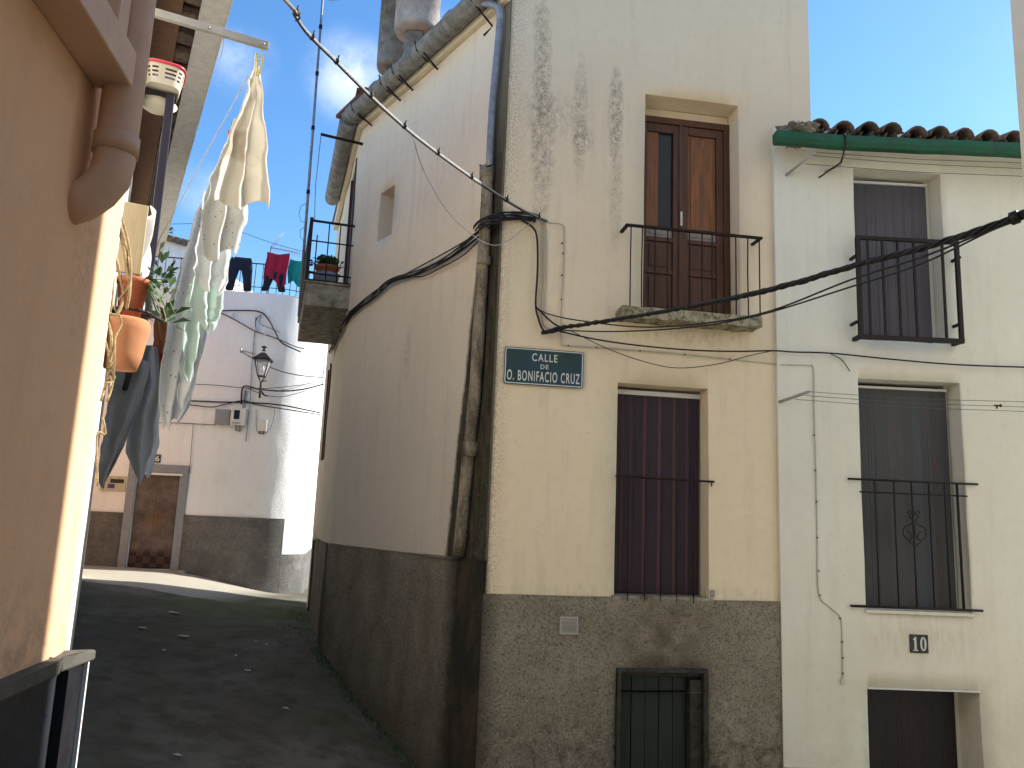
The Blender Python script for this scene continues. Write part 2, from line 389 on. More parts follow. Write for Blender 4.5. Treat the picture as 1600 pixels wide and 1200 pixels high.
mat_dark = simple("dark_interior", (0.012, 0.011, 0.012), .9, .1, var=.1, bump=0)
mat_reflection = simple("pale_reflection_panel", (0.30, 0.27, 0.25), .45, .4, var=.4, sc=9, dark=(.12, .08, .06))  # pale grey stands in for a reflection low on the door leaves
mat_greenwood = wood("green_black_boards", (0.010, 0.016, 0.013), (0.022, 0.03, 0.025), rough=.55, ring=(.03, .02, .015), amt=.3)
mat_greywood = simple("grimy_steel_frame", (0.055, 0.052, 0.042), .7, .3, var=.6, sc=10, dark=(.02, .018, .015), bump=.2)
mat_rail_white = simple("white_curtain_rail", (0.72, 0.71, 0.68), .4, .4, var=.15)
mat_offwhite = simple("offwhite_plastic", (0.62, 0.60, 0.53), .5, .4, var=.2, sc=15)
mat_vent = simple("grey_vent_plastic", (0.42, 0.40, 0.35), .55, .35, var=.25, sc=20)
mat_cable = simple("black_cable", (0.012, 0.012, 0.013), .55, .4, var=.2, sc=30)
mat_cable_old = simple("dusty_old_cable", (0.055, 0.045, 0.036), .8, .2, var=.6, sc=14, dark=(.02, .016, .013))
mat_cable_pale = simple("painted_cable", (0.55, 0.48, 0.36), .8, .2, var=.3, sc=14)
mat_cable_white = simple("white_cable", (0.48, 0.47, 0.45), .6, .3, var=.4, sc=9, dark=(.2, .18, .16))
mat_pipe10 = simple("painted_thin_conduit", (0.60, 0.57, 0.49), .8, .2, var=.35, sc=9)
mat_cord = simple("washing_line_wire", (0.10, 0.10, 0.10), .5, .4)
mat_cordw = simple("white_washing_cord", (0.6, 0.6, 0.57), .7, .3)
mat_alu = simple("dull_aluminium", (0.48, 0.46, 0.42), .45, .5, .4, var=.35, sc=10, bump=.08)
mat_terra = simple("terracotta", (0.45, 0.145, 0.075), .85, .2, var=.3, sc=10, dark=(.28, .10, .06), bump=.15)
mat_terra2 = simple("pale_terracotta", (0.52, 0.235, 0.115), .85, .2, var=.25, sc=8, dark=(.36, .16, .09), bump=.15)
mat_tub = simple("bluish_grey_tub", (0.24, 0.28, 0.34), .6, .3, var=.2)
mat_rope = simple("beige_rope", (0.50, 0.38, 0.22), .95, .1, var=.4, sc=40, bump=.6, bsc=90, dark=(.2, .12, .06))
mat_board = wood("pale_board", (0.52, 0.42, 0.26), (0.60, 0.50, 0.33), rough=.7, ring=(.35, .25, .13), amt=.4)
mat_boardw = simple("white_board", (0.74, 0.73, 0.70), .6, .3, var=.15)
mat_soil = simple("potting_soil", (0.03, 0.022, 0.015), 1, .1)
mat_redplastic = simple("pink_red_plastic_rim", (0.62, 0.05, 0.09), .35, .5, var=.05, bump=0)
mat_basket = simple("cream_plastic", (0.68, 0.63, 0.52), .4, .4, var=.12, bump=0)
mat_enamel = None
def leafmat(name, a, b):
    n = NM(name, .5, .4); n.col(n.mix(n.rng(n.noise(9, 3), .35, .65), a, b)); n.b.inputs['Subsurface Weight'].default_value = 0
    return n.m
mat_leaf = leafmat("green_leaf", (0.035, 0.085, 0.02), (0.10, 0.18, 0.035))
mat_leaf_dk = leafmat("dark_green_leaf", (0.018, 0.05, 0.018), (0.045, 0.10, 0.028))
def enamel():
    n = NM("green_blue_enamel", .22, .6)
    c = n.mix(n.rng(n.noise(2.2, 4, .5), .38, .62), (0.022, 0.052, 0.052), (0.018, 0.062, 0.105))  # bluer patches paint a bluish reflection into the enamel colour
    n.col(c); n.bump(n.noise(5, 3), .12, .01); return n.m
mat_enamel = enamel()
mat_enamel_white = simple("white_enamel", (0.66, 0.68, 0.66), .35, .5, var=.15)

def curtain_mat(name, base, stripes, period=None, weave=170, weave_amt=.5, gloss=.5):
    """hanging strip curtain: base colour with coloured vertical stripes (u, half width, colour)"""
    n = NM(name, gloss, .35)
    c = base
    c = n.mix(n.rng(n.noise(1.5, 3, .5), .35, .65, 0, .5), c, tuple(x * .6 for x in base))
    for u0, hw, cc in stripes:
        d = n.math('ABSOLUTE', n.math('SUBTRACT', n.X, u0))
        c = n.mix(n.rng(d, hw, hw * .7), c, cc)
    w = n.math('SINE', n.math('MULTIPLY', n.Z, weave)); w2 = n.math('SINE', n.math('MULTIPLY', n.X, weave))
    k = n.rng(n.math('MULTIPLY', w, w2), -.3, .5)
    c = n.mix(n.math('MULTIPLY', k, weave_amt), c, (0.006, 0.006, 0.008))
    n.col(c); n.bump(k, .4, .003); return n.m

def ground_mat():
    n = NM("mossy_asphalt", .95, .15)
    c = n.mix(n.rng(n.noise(.9, 6, .65), .38, .62), (0.130, 0.112, 0.090), (0.180, 0.158, 0.130))
    c = n.mix(n.rng(n.noise(2.8, 6, .7), .45, .62, 0, .75), c, (0.078, 0.072, 0.050))
    # moss along the foot of the cream house and in soft patches
    k = n.rng(n.noise(.55, 6, .7), .45, .6)
    c = n.mix(n.math('MULTIPLY', k, .6), c, (0.078, 0.082, 0.042))
    # green verge where the lane meets the far corner
    e = n.t.nodes.new('ShaderNodeVectorMath'); e.operation = 'DISTANCE'; n.L(n.co, e.inputs[0]); e.inputs[1].default_value = (-4.0, 14.2, 0)
    c = n.mix(n.math('MULTIPLY', n.rng(e.outputs['Value'], 2.4, .6), n.rng(n.noise(3.5, 6, .7), .35, .6)), c, (0.08, 0.115, 0.035))
    g = n.noise(120, 4, .8)
    c = n.mix(n.rng(g, .58, .7, 0, .5), c, (0.14, 0.13, 0.12))
    # sunlit strip before the white house, painted into the ground as a pale tone
    f = n.math('ADD', n.Y, n.math('MULTIPLY', n.noise(1.2, 4), .5))
    c = n.mix(n.math('MULTIPLY', n.rng(f, 14.7, 14.8), n.rng(n.X, -4.6, -5.4)), c, (0.36, 0.335, 0.28))
    n.col(c); n.bump(n.noise(3, 5, .6), .6, .03); n.bump(n.noise(45, 5, .7), .8, .01); n.bump(g, .6, .005); return n.m
mat_ground = ground_mat()

# ------------------------------------------------------------------ planes of the street
FR = Fr(-0.0229 * 8, 8.0, 81.2)                       # street front of the cream corner house
SIDE_F = Fr(FR.x, FR.y, 180 - 35.1)                   # its alley side, u negative going up the alley
BU = -3.82
_b = SIDE_F.W(BU, 0, 0)
BEND = Fr(_b.x, _b.y, 180 - 16.5)                     # second stretch of the alley side
_e = FR.W(3.05, .05, 0)
TEN = Fr(_e.x, _e.y, 88)                              # house number ten
W1 = Fr(-math.cos(R(-8.0)), math.sin(R(-8.0)), -8.0)  # salmon house, near wall
W1E = 2.82
_w = W1.W(W1E, 0, 0)
W2 = Fr(_w.x, _w.y, -27.0)                            # salmon house, wall down the alley
WH = Fr(-7.649, 17.3, 84)                             # white house at the end
RC = (3.055, 4.564)
RH = Fr(RC[0], RC[1], 0)                              # right-hand house (wall faces -x): right normal of heading 0 is +x
RHL = Fr(RC[0], RC[1], 180)                           # frame whose outward normal faces -x

def nz(p, s): return mnoise.noise(Vector(p) * s)

def wall(fr, u0, u1, z0, z1, holes=(), depth=.28, n0=0.0, top=None, step=.24, jit=.010, seed=0, rim=None, nbase=None):
    """plastered wall sheet in a frame with recessed openings: holes = (u0,u1,z0,z1[,depth])"""
    mb = MB()
    def cuts(a, b, xs):
        xs = sorted({a, b, *[x for x in xs if a < x < b]}); out = []
        for p, q in zip(xs, xs[1:]):
            k = max(1, int(round((q - p) / step)))
            out += [p + (q - p) * i / k for i in range(k)]
        return out + [xs[-1]]
    us = cuts(u0, u1, [h[0] for h in holes] + [h[1] for h in holes])
    zs = cuts(z0, z1, [h[2] for h in holes] + [h[3] for h in holes])
    def J(u, z):
        e = min(1, (u - u0) / .25, (u1 - u) / .25); e = max(0, e)
        nn = n0 + jit * e * nz((u + seed, z, seed * 1.7), .9) * 1.4
        du = jit * .7 * e * nz((u, z + 9 + seed, 3), 2.1); dz = jit * .7 * nz((u + 5, z, 7 + seed), 2.1)
        if z <= z0 + 1e-6 and rim is None: dz = 0
        return (u + du, nn + (nbase(u, z) if nbase else 0), z + dz)
    idx = {}
    def V(u, z, uu=None):
        k = (round(u, 5), round(z, 5))
        if k not in idx: idx[k] = len(mb.v); mb.v.append(J(u, z))
        return idx[k]
    for a, b in zip(us, us[1:]):
        for c, d in zip(zs, zs[1:]):
            mu, mz = (a + b) / 2, (c + d) / 2
            if any(h[0] < mu < h[1] and h[2] < mz < h[3] for h in holes): continue
            mb.f.append((V(a, c), V(b, c), V(b, d), V(a, d))); mb.m.append(0); mb.smooth.append(True)
    for h in holes:
        dp = h[4] if len(h) > 4 else depth
        hu = [u for u in us if h[0] - 1e-6 <= u <= h[1] + 1e-6]; hz = [z for z in zs if h[2] - 1e-6 <= z <= h[3] + 1e-6]
        rings = [(hu[i], hu[i + 1], hz[-1], hz[-1]) for i in range(len(hu) - 1)] + [(hu[i], hu[i + 1], hz[0], hz[0]) for i in range(len(hu) - 1)]
        rings += [(hu[0], hu[0], hz[i], hz[i + 1]) for i in range(len(hz) - 1)] + [(hu[-1], hu[-1], hz[i], hz[i + 1]) for i in range(len(hz) - 1)]
        for a, b, c, d in rings:
            p = J(a, c); q = J(b, d)
            i0 = len(mb.v); mb.v += [(p[0], p[1], p[2]), (q[0], q[1], q[2]), (q[0], n0 - dp, q[2]), (p[0], n0 - dp, p[2])]
            mb.f.append((i0, i0 + 1, i0 + 2, i0 + 3)); mb.m.append(0); mb.smooth.append(False)
    if top:
        k = len(us) - 1
        for i in range(k):
            a, b = us[i], us[i + 1]
            A = J(a, z1); B = J(b, z1)
            rows = 5
            for r in range(rows):
                za0 = A[2] + (top(a) - z1) * r / rows; za1 = A[2] + (top(a) - z1) * (r + 1) / rows
                zb0 = B[2] + (top(b) - z1) * r / rows; zb1 = B[2] + (top(b) - z1) * (r + 1) / rows
                mb.quad((A[0], A[1], za0), (B[0], B[1], zb0), (B[0], B[1], zb1), (A[0], A[1], za1)); mb.smooth[-1] = True
    return mb

def smooth_path(pts, k=6):
    pts = [Vector(p) for p in pts]
    if len(pts) < 3: return pts
    P = [pts[0] * 2 - pts[1]] + pts + [pts[-1] * 2 - pts[-2]]; out = []
    for i in range(1, len(P) - 2):
        for j in range(k):
            t = j / k
            out.append(0.5 * ((2 * P[i]) + (-P[i - 1] + P[i + 1]) * t + (2 * P[i - 1] - 5 * P[i] + 4 * P[i + 1] - P[i + 2]) * t * t + (-P[i - 1] + 3 * P[i] - 3 * P[i + 1] + P[i + 2]) * t ** 3))
    return out + [pts[-1]]

# ------------------------------------------------------------------ ground
gp = [(0, 0, 0), (-2, 0, 0), (-1.3, 2.5, -.05), (2.4, 2.5, -.5), (-.18, 8, -1.25), (-.93, 9.06, -.90), (-1.7, 10.15, -.56), (-2.43, 11.2, -.17), (-3.0, 13, -.13), (-3.6, 15.2, -.12),
      (-8.2, 17.2, .33), (-7.0, 17.3, .30), (-4.9, 17.6, -.12), (-3.5, 17.6, -.2), (-3, 6, -.45), (-4.6, 9.5, -.15), (-6.0, 13, .12), (2.8, 8.4, -1.7), (5, 8.5, -1.95), (9, 9, -2.3), (4, 5, -1.5), (-12, 17, .5), (0, -6, .2), (-2.5, 8.6, -.62), (-3.9, 11.5, -.12)]
G = np.array(gp, float)
def _phi(r): return np.where(r > 1e-9, r * r * np.log(np.maximum(r, 1e-9)), 0)
_n = len(G); _K = _phi(np.linalg.norm(G[:, None, :2] - G[None, :, :2], axis=2)) + np.eye(_n) * 0.15
_Pm = np.hstack([np.ones((_n, 1)), G[:, :2]])
_A = np.block([[_K, _Pm], [_Pm.T, np.zeros((3, 3))]]); _w8 = np.linalg.solve(_A, np.concatenate([G[:, 2], np.zeros(3)]))
def gz(x, y):
    r = np.hypot(G[:, 0] - x, G[:, 1] - y)
    z = float(_phi(r) @ _w8[:_n] + _w8[_n] + _w8[_n + 1] * x + _w8[_n + 2] * y)
    d = math.hypot(x + 1, y - 9); k = min(1, max(0, (d - 12) / 8)); k = k * k * (3 - 2 * k)
    return max(-3, min(1.2, z)) * (1 - k) + (-.8) * k
axis = [-160, -110, -70, -45, -30, -22] + [-16 + .33 * i for i in range(97)] + [22, 30, 45, 70, 110, 160]
mb = MB()
def _g(i, j):
    x = axis[i]; y = axis[j] + 6
    return (x, -y, gz(x, y) + .012 * nz((x, y, 0), 1.3) + .006 * nz((x, y, 3), 4))
na = len(axis) - 1
mb.grid(lambda a, b: _g(int(round(a * na)), int(round(b * na))), na, na)
part("ground", mb, mat_ground, kind='structure')

def ground_hit(px, py):
    d = ray(px, py).normalized(); t = 1.0
    while t < 60:
        p = EYE + d * t
        if p.z < gz(p.x, p.y): return p
        t += .02
    return EYE + d * 15

# ------------------------------------------------------------------ cream corner house
house = thing("corner_house", "cream plastered corner house with dark stained corner, street name sign and roughcast base", "house", FR.W(0, 0, -1.2))
def topf(u): return 7.5 + (u + .0) * .55
N_D = -.28
uA, zA = 1.555, 6.36; uB = 2.66
H_up = (1.555, 2.66, 3.84, 6.36, .28)
H_lo = (1.30, 2.29, .915, 3.07, .27)
H_ba = (1.345, 2.265, -.98, .228, .17)
part("wall", wall(FR, 0, 3.54, .0, 7.45, [H_up, H_lo, (1.3, 2.3, -.1, .3, .1)], top=topf, seed=1), mat_front, house, FR)
part("wall", wall(FR, 0, 3.5, -2.2, .0, [(1.3, 2.3, -1.1, .0, .15)], n0=-.01, jit=0), mat_pl_front, house, FR)
# side wall with the narrow window slot
H_slit = (-3.04, -2.62, 5.30, 6.0, .3)
part("wall", wall(SIDE_F, BU, 0, 1.0, 7.42, [H_slit], seed=5, jit=.014), mat_side, house, SIDE_F)
mb = MB(); mb.box(H_slit[0] - .02, H_slit[1] + .02, -.34, -.30, H_slit[2] - .02, H_slit[3] + .02); part("window_back", mb, mat_conc, house, SIDE_F)
# bend wall with door up on the balcony and two dark openings
BE = -4.55
H_bd = (-1.35, -.42, 4.9, 7.0, .12)
H_bw = (-3.5, -2.75, 2.55, 4.2, .2)
part("wall", wall(BEND, BE, 0, -.6, 7.42, [H_bd, H_bw, (-3.9, -3.0, -.5, 1.14, .15)], seed=8, jit=.02), mat_curve, house, BEND)
for h in (H_bd, H_bw, (-3.9, -3.0, -.5, 1.14, .15)):
    mb = MB(); mb.box(h[0] + .005, h[1] - .005, -h[4] - .02, -h[4] + .02, h[2], h[3]); mb.box(h[0], h[0] + .06, -h[4], .02, h[2], h[3]); mb.box(h[1] - .07, h[1], -h[4], .03, h[2], h[3])
    part("alley_door" if h[2] < 0 else "alley_window", mb, [mat_wood], house, BEND)
# back and far walls + roof
BR = BEND.W(BE, 0, 0); FE = FR.W(3.54, 0, 0)
mb = MB()
bx, by = BR.x, BR.y; cx, cy = 6.0, 17.2; fx, fy = FE.x, FE.y
def q3(mb, a, b, za, zb, zc=None, zd=None):
    mb.quad((a[0], -a[1], za), (b[0], -b[1], za), (b[0], -b[1], zb if zd is None else zd), (a[0], -a[1], zb))
q3(mb, (bx, by), (cx, cy), -2.4, 7.42); q3(mb, (cx, cy), (fx, fy), -2.4, 9.6); part("wall", mb, mat_curve, house)
part("added_shadow_block", MB().hexa([(BR.x + 1.2, -BR.y - .3, -1), (BR.x + .02, -BR.y + .01, -1), (BR.x + 1.2, -BR.y - 1.3, -1), (BR.x - .10, -BR.y - 1.0, -1), (BR.x + 1.2, -BR.y - .3, 7.0), (BR.x + .02, -BR.y + .01, 7.0), (BR.x + 1.2, -BR.y - 1.3, 7.0), (BR.x - .10, -BR.y - 1.0, 7.0)]), mat_curve, house)  # unseen block, added to push the house's shadow edge further up the lane
# roof: eaves along the alley side rising to the east
se = SIDE_F.W(0, .10, 7.44); sb = SIDE_F.W(BU, .10, 7.44); be = BEND.W(BE - .1, .10, 7.44)
hi = 9.55
mb = MB()
def v3(p, z=None): return (p[0], -p[1], p[2] if z is None else z)
rp = [v3(se), v3((FR.W(3.6, .08, hi))), v3((cx, cy, hi)), v3(be), v3(sb)]
mb.add(rp, [(0, 1, 2), (0, 2, 4), (4, 2, 3)])
part("roof", mb, mat_tile_red, house, solid=.08)
# cornice band beneath the gutter
mb = MB(); mb.box(BU, 0.0, 0, .085, 7.26, 7.42); part("eaves_moulding", mb, mat_curve, house, SIDE_F, bevel=.015)
mb = MB(); mb.box(BE, 0.0, 0, .085, 7.26, 7.42); part("eaves_moulding", mb, mat_curve, house, BEND, bevel=.015)
# tile course peeping above the gutter
tiles_red = []
def barrel(r0, r1, L, th, seg=7, flip=False):
    mb = MB(); vs = []
    for (rr, y) in ((r0, 0), (r1, L)):
        for k in range(seg + 1):
            a = math.pi * k / seg
            for t in (0, th):
                vs.append(((rr - t) * math.cos(a) , -y, ((rr - t) * math.sin(a)) * (-1 if flip else 1)))
    o = 2 * (seg + 1); fs = []
    for k in range(seg):
        a = 2 * k; b = 2 * (k + 1)
        fs += [(a, b, o + b, o + a), (a + 1, o + a + 1, o + b + 1, b + 1), (a, a + 1, b + 1, b), (o + a, o + b, o + b + 1, o + a + 1)]
    fs += [(0, o, o + 1, 1), (2 * seg, 2 * seg + 1, o + 2 * seg + 1, o + 2 * seg)]
    mb.add(vs, fs, 0, True); return mb

# half-round gutter in fibre cement along both stretches, with iron brackets
def gutter(fr, u0, u1, n, z, r, name="gutter", mat=mat_fibro, parent=house, drop=0.0, full=.62):
    mb = MB(); seg = 12
    def f(a, b):
        ang = math.pi * (1 + .0) * a * 1.0 + math.pi
        u = u0 + (u1 - u0) * b
        return (u, n + r * math.cos(ang), z - drop * b + r * math.sin(ang) * 1.05)
    mb.grid(f, seg, max(2, int(abs(u1 - u0) / .5)))
    for uu, b in ((u0, 0), (u1, 1)):
        vs = [(uu, n + r * math.cos(math.pi + math.pi * k / seg), z - drop * b + r * math.sin(math.pi + math.pi * k / seg) * 1.05) for k in range(seg + 1)]
        mb.add(vs, [tuple(range(seg + 1))])
    return part(name, mb, mat, parent, fr, solid=.014)
gutter(SIDE_F, BU - .05, .0, .20, 7.42, .125)
gutter(BEND, -3.1, .02, .215, 7.36, .125)
for u in (-.9, -1.9, -2.9, -3.7):     # joint collars
    mb = MB(); mb.tube([(u - .05, .20, 7.405), (u + .05, .20, 7.405)], .135, 14); part("gutter_collar", mb, mat_fibro, house, SIDE_F)
mb = MB()
part("gutter_bracket", MB().tube([(-.35, .33, 7.46), (-.35, .30, 7.34), (-.35, .2, 7.275), (-.35, .0, 7.14), (-.5, .02, 7.10)], .013, 6), mat_iron, house, SIDE_F)
for u in (-1.6, -2.25, -2.6, -3.5):
    part("gutter_bracket", MB().tube([(u, .34, 7.46), (u, .31, 7.34), (u, .2, 7.275), (u, .0, 7.20), (u + .18, .30, 7.22)], .012, 6), mat_iron, house, SIDE_F)
# projecting iron arm at the bend of the gutter
part("iron_arm", MB().tube([(-3.78, .0, 7.02), (-3.85, .62, 7.0)], .022, 6), mat_iron_rust, house, SIDE_F)
part("iron_arm", MB().tube([(-3.84, .62, 7.0), (-3.86, .63, 6.2), (-3.86, .6, 5.7)], .005, 5), mat_cord, house, SIDE_F)
# downpipes
pz = lambda px, py, n: SIDE_F.P(px, py, n)
dp = [pz(752, 4, .2), pz(772, 8, .14), pz(781, 20, .09), pz(779, 60, .075), pz(769, 170, .075), pz(764, 268, .075)]
part("downpipe", MB().tube(smooth_path(dp, 4), .040, 12), mat_zinc, house, SIDE_F)
part("pipe_clip", MB().tube([pz(750, 258, .03), pz(757, 262, .1), pz(768, 258, .12)], .010, 6), mat_iron, house, SIDE_F)
lp = [pz(762, 262, .065), pz(760, 330, .065), pz(752, 450, .065), pz(743, 600, .065), pz(731, 720, .065), pz(717, 868, .065)]
mb = MB(); mb.tube(smooth_path(lp, 5), [.066 + .006 * nz((i, 0, 0), .7) for i in range(26)], 12)
mb.tube([pz(761, 262, .065), pz(760.5, 280, .065)], .082, 12); mb.tube([pz(757, 402, .065), pz(756, 414, .065)], .080, 12); mb.tube([pz(736, 690, .065), pz(734, 712, .065)], .082, 12)
part("downpipe", mb, mat_pipe, house, SIDE_F, label="old limed lower rain pipe running down the stained corner")
# corner fillet so that the arris is worn and dark
mb = MB()
def cf(a, b):
    z = .86 + (7.5 - .86) * b; ang = a
    w = .014 + .006 * nz((0, 0, z), 3)
    p = SIDE_F.W(-w, .002, z).lerp(FR.W(w, .002, z), ang) + (FR.W(-.004, .012, z) - FR.W(0, 0, z)) * (.45 * math.sin(math.pi * ang))
    return (p.x, -p.y, p.z)
mb.grid(cf, 8, 90)
mat_corner = plaster("stained_corner", (0.10, 0.088, 0.06), (0.20, 0.175, 0.125), dirt=(.06, .05, .035), dirt_amt=.8, bump=.6, fine=70)
part("corner_edge", mb, mat_corner, house)
# plinths (roughcast, proud of the wall)
mbp = wall(FR, -.02, 3.055, -2.3, .905, [(1.33, 2.27, -1.0, .235, .20), ], n0=.028, jit=.012, seed=11, step=.16, rim=1)
for i in range(24):   # ragged top lip
    a = -.02 + 3.075 * i / 24; b = -.02 + 3.075 * (i + 1) / 24
    za = .905 + .012 * nz((a * 5, 0, 0), 1) ; zb = .905 + .012 * nz((b * 5, 0, 0), 1)
    mbp.quad((a, .03, .895), (b, .03, .895), (b, -.02, zb), (a, -.02, za))
part("plinth", mbp, mat_pl_front, house, FR)
mbp = wall(SIDE_F, BU - .02, .02, -2.3, 1.21, [], n0=.03, jit=.022, seed=17, step=.16, rim=1)
for i in range(30):
    a = BU - .02 + (.04 - BU) * i / 30; b = BU - .02 + (.04 - BU) * (i + 1) / 30
    mbp.quad((a, .036, 1.195), (b, .036, 1.195), (b, -.02, 1.225 + .012 * nz((b * 4, 0, 2), 1)), (a, -.02, 1.225 + .012 * nz((a * 4, 0, 2), 1)))
part("plinth", mbp, mat_pl_side, house, SIDE_F)
mbp = wall(BEND, -2.95, .02, -2.3, 1.19, [], n0=.03, jit=.02, seed=19, step=.2)
mbp.quad((-2.95, .03, 1.19), (.02, .03, 1.19), (.02, -.02, 1.2), (-2.95, -.02, 1.2))
part("plinth", mbp, mat_pl_side, house, BEND)
# window sill lip of the strip-curtain window, broken mortar
mb = MB(); mb.box(1.27, 2.33, -.26, .035, .880, .922); part("window_sill", mb, mat_conc, house, FR, bevel=.012)
part("sill_patch", MB().box(2.30, 2.35, .0, .025, .93, 1.0), mat_conc, house, FR, bevel=.012)

# upper double door -------------------------------------------------
def D(px, py, n=-.25): return FR.uz(px, py, n)
n0 = -.26
du0 = 1.555; duR = D(1140, 300)[0]; dz1 = D(1075, 188)[1]; dz0 = 3.84
door = part("double_door", MB().box(du0, duR, n0 - .06, n0 + .02, dz1 - .07, dz1).box(du0, du0 + .035, n0 - .06, n0 + .02, dz0, dz1 - .07).box(duR - .07, duR, n0 - .06, n0 + .02, dz0, dz1 - .07), mat_wood, house, FR, bevel=.006)
part("lintel_block", MB().box(du0, 2.66, n0 - .1, n0 - .03, dz1, 6.36).box(duR, 2.66, n0 - .1, n0 - .03, dz0, dz1), mat_front, house, FR)
um = D(1064, 300)[0]
zt = dz1 - .075
def leaf(ua, ub, kind):
    mb = MB(); st = .085; a, b = n0 - .045, n0
    z_1 = D(1075, 375)[1]; z_2 = D(1075, 392)[1]; z_3 = D(1075, 424)[1]; z_4 = D(1075, 440)[1]
    mb.box(ua, ua + st, a, b, dz0 + .01, zt).box(ub - st, ub, a, b, dz0 + .01, zt)
    for (p, q) in ((zt - .10, zt), (z_1 - .04, z_1 + .01), (z_3 - .05, z_3), (dz0 + .01, dz0 + .12)):
        mb.box(ua + st, ub - st, a, b, p, q)
    lf = part("door_leaf", mb, mat_wood, house, FR, bevel=.006)
    pans = []
    if kind == 'R':
        pans = [(z_1 + .10, zt - .10, mat_wood_pan, .0), (z_1 + .01, z_1 + .10, mat_reflection, .0)]
    else:
        mid = ua + st + (ub - ua - 2 * st) * .45
        part("shutter", MB().box(ua + st, mid, a + .0, a + .02, z_1 + .12, zt - .10), mat_wood_pan, door, FR, bevel=.004)
        part("glass_pane", MB().box(mid, ub - st, a - .01, a + .004, z_1 + .12, zt - .10), mat_glass, door, FR)
        pans = [(z_1 + .01, z_1 + .12, mat_reflection, .0)]
    pans += [(z_3, z_1 - .04, mat_wood, 0), (dz0 + .12, z_3 - .05, mat_wood, 0)]
    for (p, q, m, _) in pans:
        part("door_panel", MB().box(ua + st, ub - st, a + .004, a + .022, p, q).box(ua + st + .035, ub - st - .035, a + .022, a + .034, p + .035, q - .035), m, door, FR, bevel=.008)
    return lf
leaf(du0 + .035, um - .003, 'L'); leaf(um + .003, duR - .07, 'R')
part("cover_strip", MB().box(um - .025, um + .02, n0, n0 + .018, dz0 + .02, zt), mat_wood, door, FR, bevel=.005)
part("door_latch", MB().box(um - .012, um + .012, n0 + .018, n0 + .035, 4.95, 5.12), mat_offwhite, door, FR, bevel=.004)
# stone slab and railing
u0s = FR.uz(970, 500, .2)[0]; u1s = FR.uz(1188, 520, .2)[0]
mb = MB()
def slabf(top):
    def f(a, b):
        u = u0s + (u1s - u0s) * a; nn = -.02 + .27 * b
        e = .010 * nz((u, nn, 4), 9) + .006 * nz((u, nn, 1), 25)
        return (u + .01 * nz((b * 3, a * 9, 1), 3), nn + .008 * nz((u, 0, 2), 14) * (b > .9), (3.835 if top else 3.72 + .02 * nz((u, 0, 0), 6)) + e)
    return f
mb.grid(slabf(True), 40, 6); o1 = len(mb.v); mb.grid(slabf(False), 40, 6)
nvr = 41
for i in range(40):
    a = 6 * nvr + i; mb.f.append((a, a + 1, o1 + a + 1, o1 + a)); mb.m.append(0); mb.smooth.append(False)
for j in range(6):
    for e in (0, 40):
        a = j * nvr + e; b = (j + 1) * nvr + e; mb.f.append((a, b, o1 + b, o1 + a)); mb.m.append(0); mb.smooth.append(False)
part("balcony_slab", mb, mat_slab, house, FR)
rn = .21
def rz(py, px): return FR.uz(px, py, rn)[1]
ru0 = FR.uz(982, 352, rn)[0]; ru1 = FR.uz(1188, 373, rn)[0]; rtz = rz(362, 1085)
rail = part("balcony_railing", MB().box(ru0 - .03, ru1 + .02, rn - .018, rn + .018, rtz - .012, rtz + .012).box(ru0 - .03, ru0 + .005, -.02, rn - .018, rtz - .012, rtz + .012).box(ru1 - .01, ru1 + .02, -.02, rn - .018, rtz - .012, rtz + .012), mat_iron_rust, house, FR)
for px in (985, 1003, 1023, 1043, 1077, 1097, 1113, 1150, 1169, 1187):
    u = FR.uz(px, 430, rn)[0]
    part("bar", MB().tube([(u, rn, rtz - .012), (u + random.uniform(-.006, .006), rn, 4.3), (u, rn, 3.83)], .0075, 6), mat_iron_rust, rail, FR)

# strip-curtain window ------------------------------------------------
part("window_back", MB().box(H_lo[0] - .02, H_lo[1] + .02, -.42, -.40, H_lo[2], H_lo[3]), mat_dark, house, FR)
cu1 = FR.uz(1093, 700, -.22)[0]
part("shutter_box", MB().box(cu1, 2.30, -.29, -.24, .9, 3.08), mat_curve, house, FR)
def strands(fr, u0, u1, z0, z1, n, w, gap, mats, pick, sway=.006):
    gap = gap * .4
    mb = MB(); u = u0; k = 0
    while u + w <= u1 + 1e-6:
        d = random.uniform(-.0015, .0015); b = random.uniform(-sway, sway) * .3
        nseg = 5
        for s in range(nseg):
            za = z1 - (z1 - z0) * s / nseg; zb = z1 - (z1 - z0) * (s + 1) / nseg
            oa = b * math.sin(s / nseg * 3); ob = b * math.sin((s + 1) / nseg * 3)
            mi = pick(k)
            v = [(u + oa, n + d, za), (u + w + oa, n + d, za), (u + w + ob, n + d, zb), (u + ob, n + d, zb), (u + oa, n + d - .006, za), (u + w + oa, n + d - .006, za), (u + w + ob, n + d - .006, zb), (u + ob, n + d - .006, zb)]
            mb.add(v, [(0, 1, 2, 3), (4, 7, 6, 5), (0, 3, 7, 4), (1, 5, 6, 2)], mi)
        u += w + gap; k += 1
    return mb
cur = thing("strip_curtain", "dark purple strip curtain with maroon stripes in the lower window above the roughcast base", "curtain", FR.W(1.74, -.2, .93))
stripe = [(u_, h_, tuple(q * .55 for q in c_)) for u_, h_, c_ in [(FR.uz(px, 700, -.2)[0], hw, c) for px, hw, c in ((972, .012, (.16, .03, .05)), (985, .012, (.12, .035, .07)), (1007, .018, (.20, .045, .075)), (1030, .022, (.17, .045, .12)), (1053, .014, (.19, .07, .03)), (1073, .016, (.15, .045, .10)), (1087, .012, (.12, .03, .07)))]]
mcur = curtain_mat("purple_strip_fabric", (0.028, 0.018, 0.028), stripe, weave=210, weave_amt=.45)
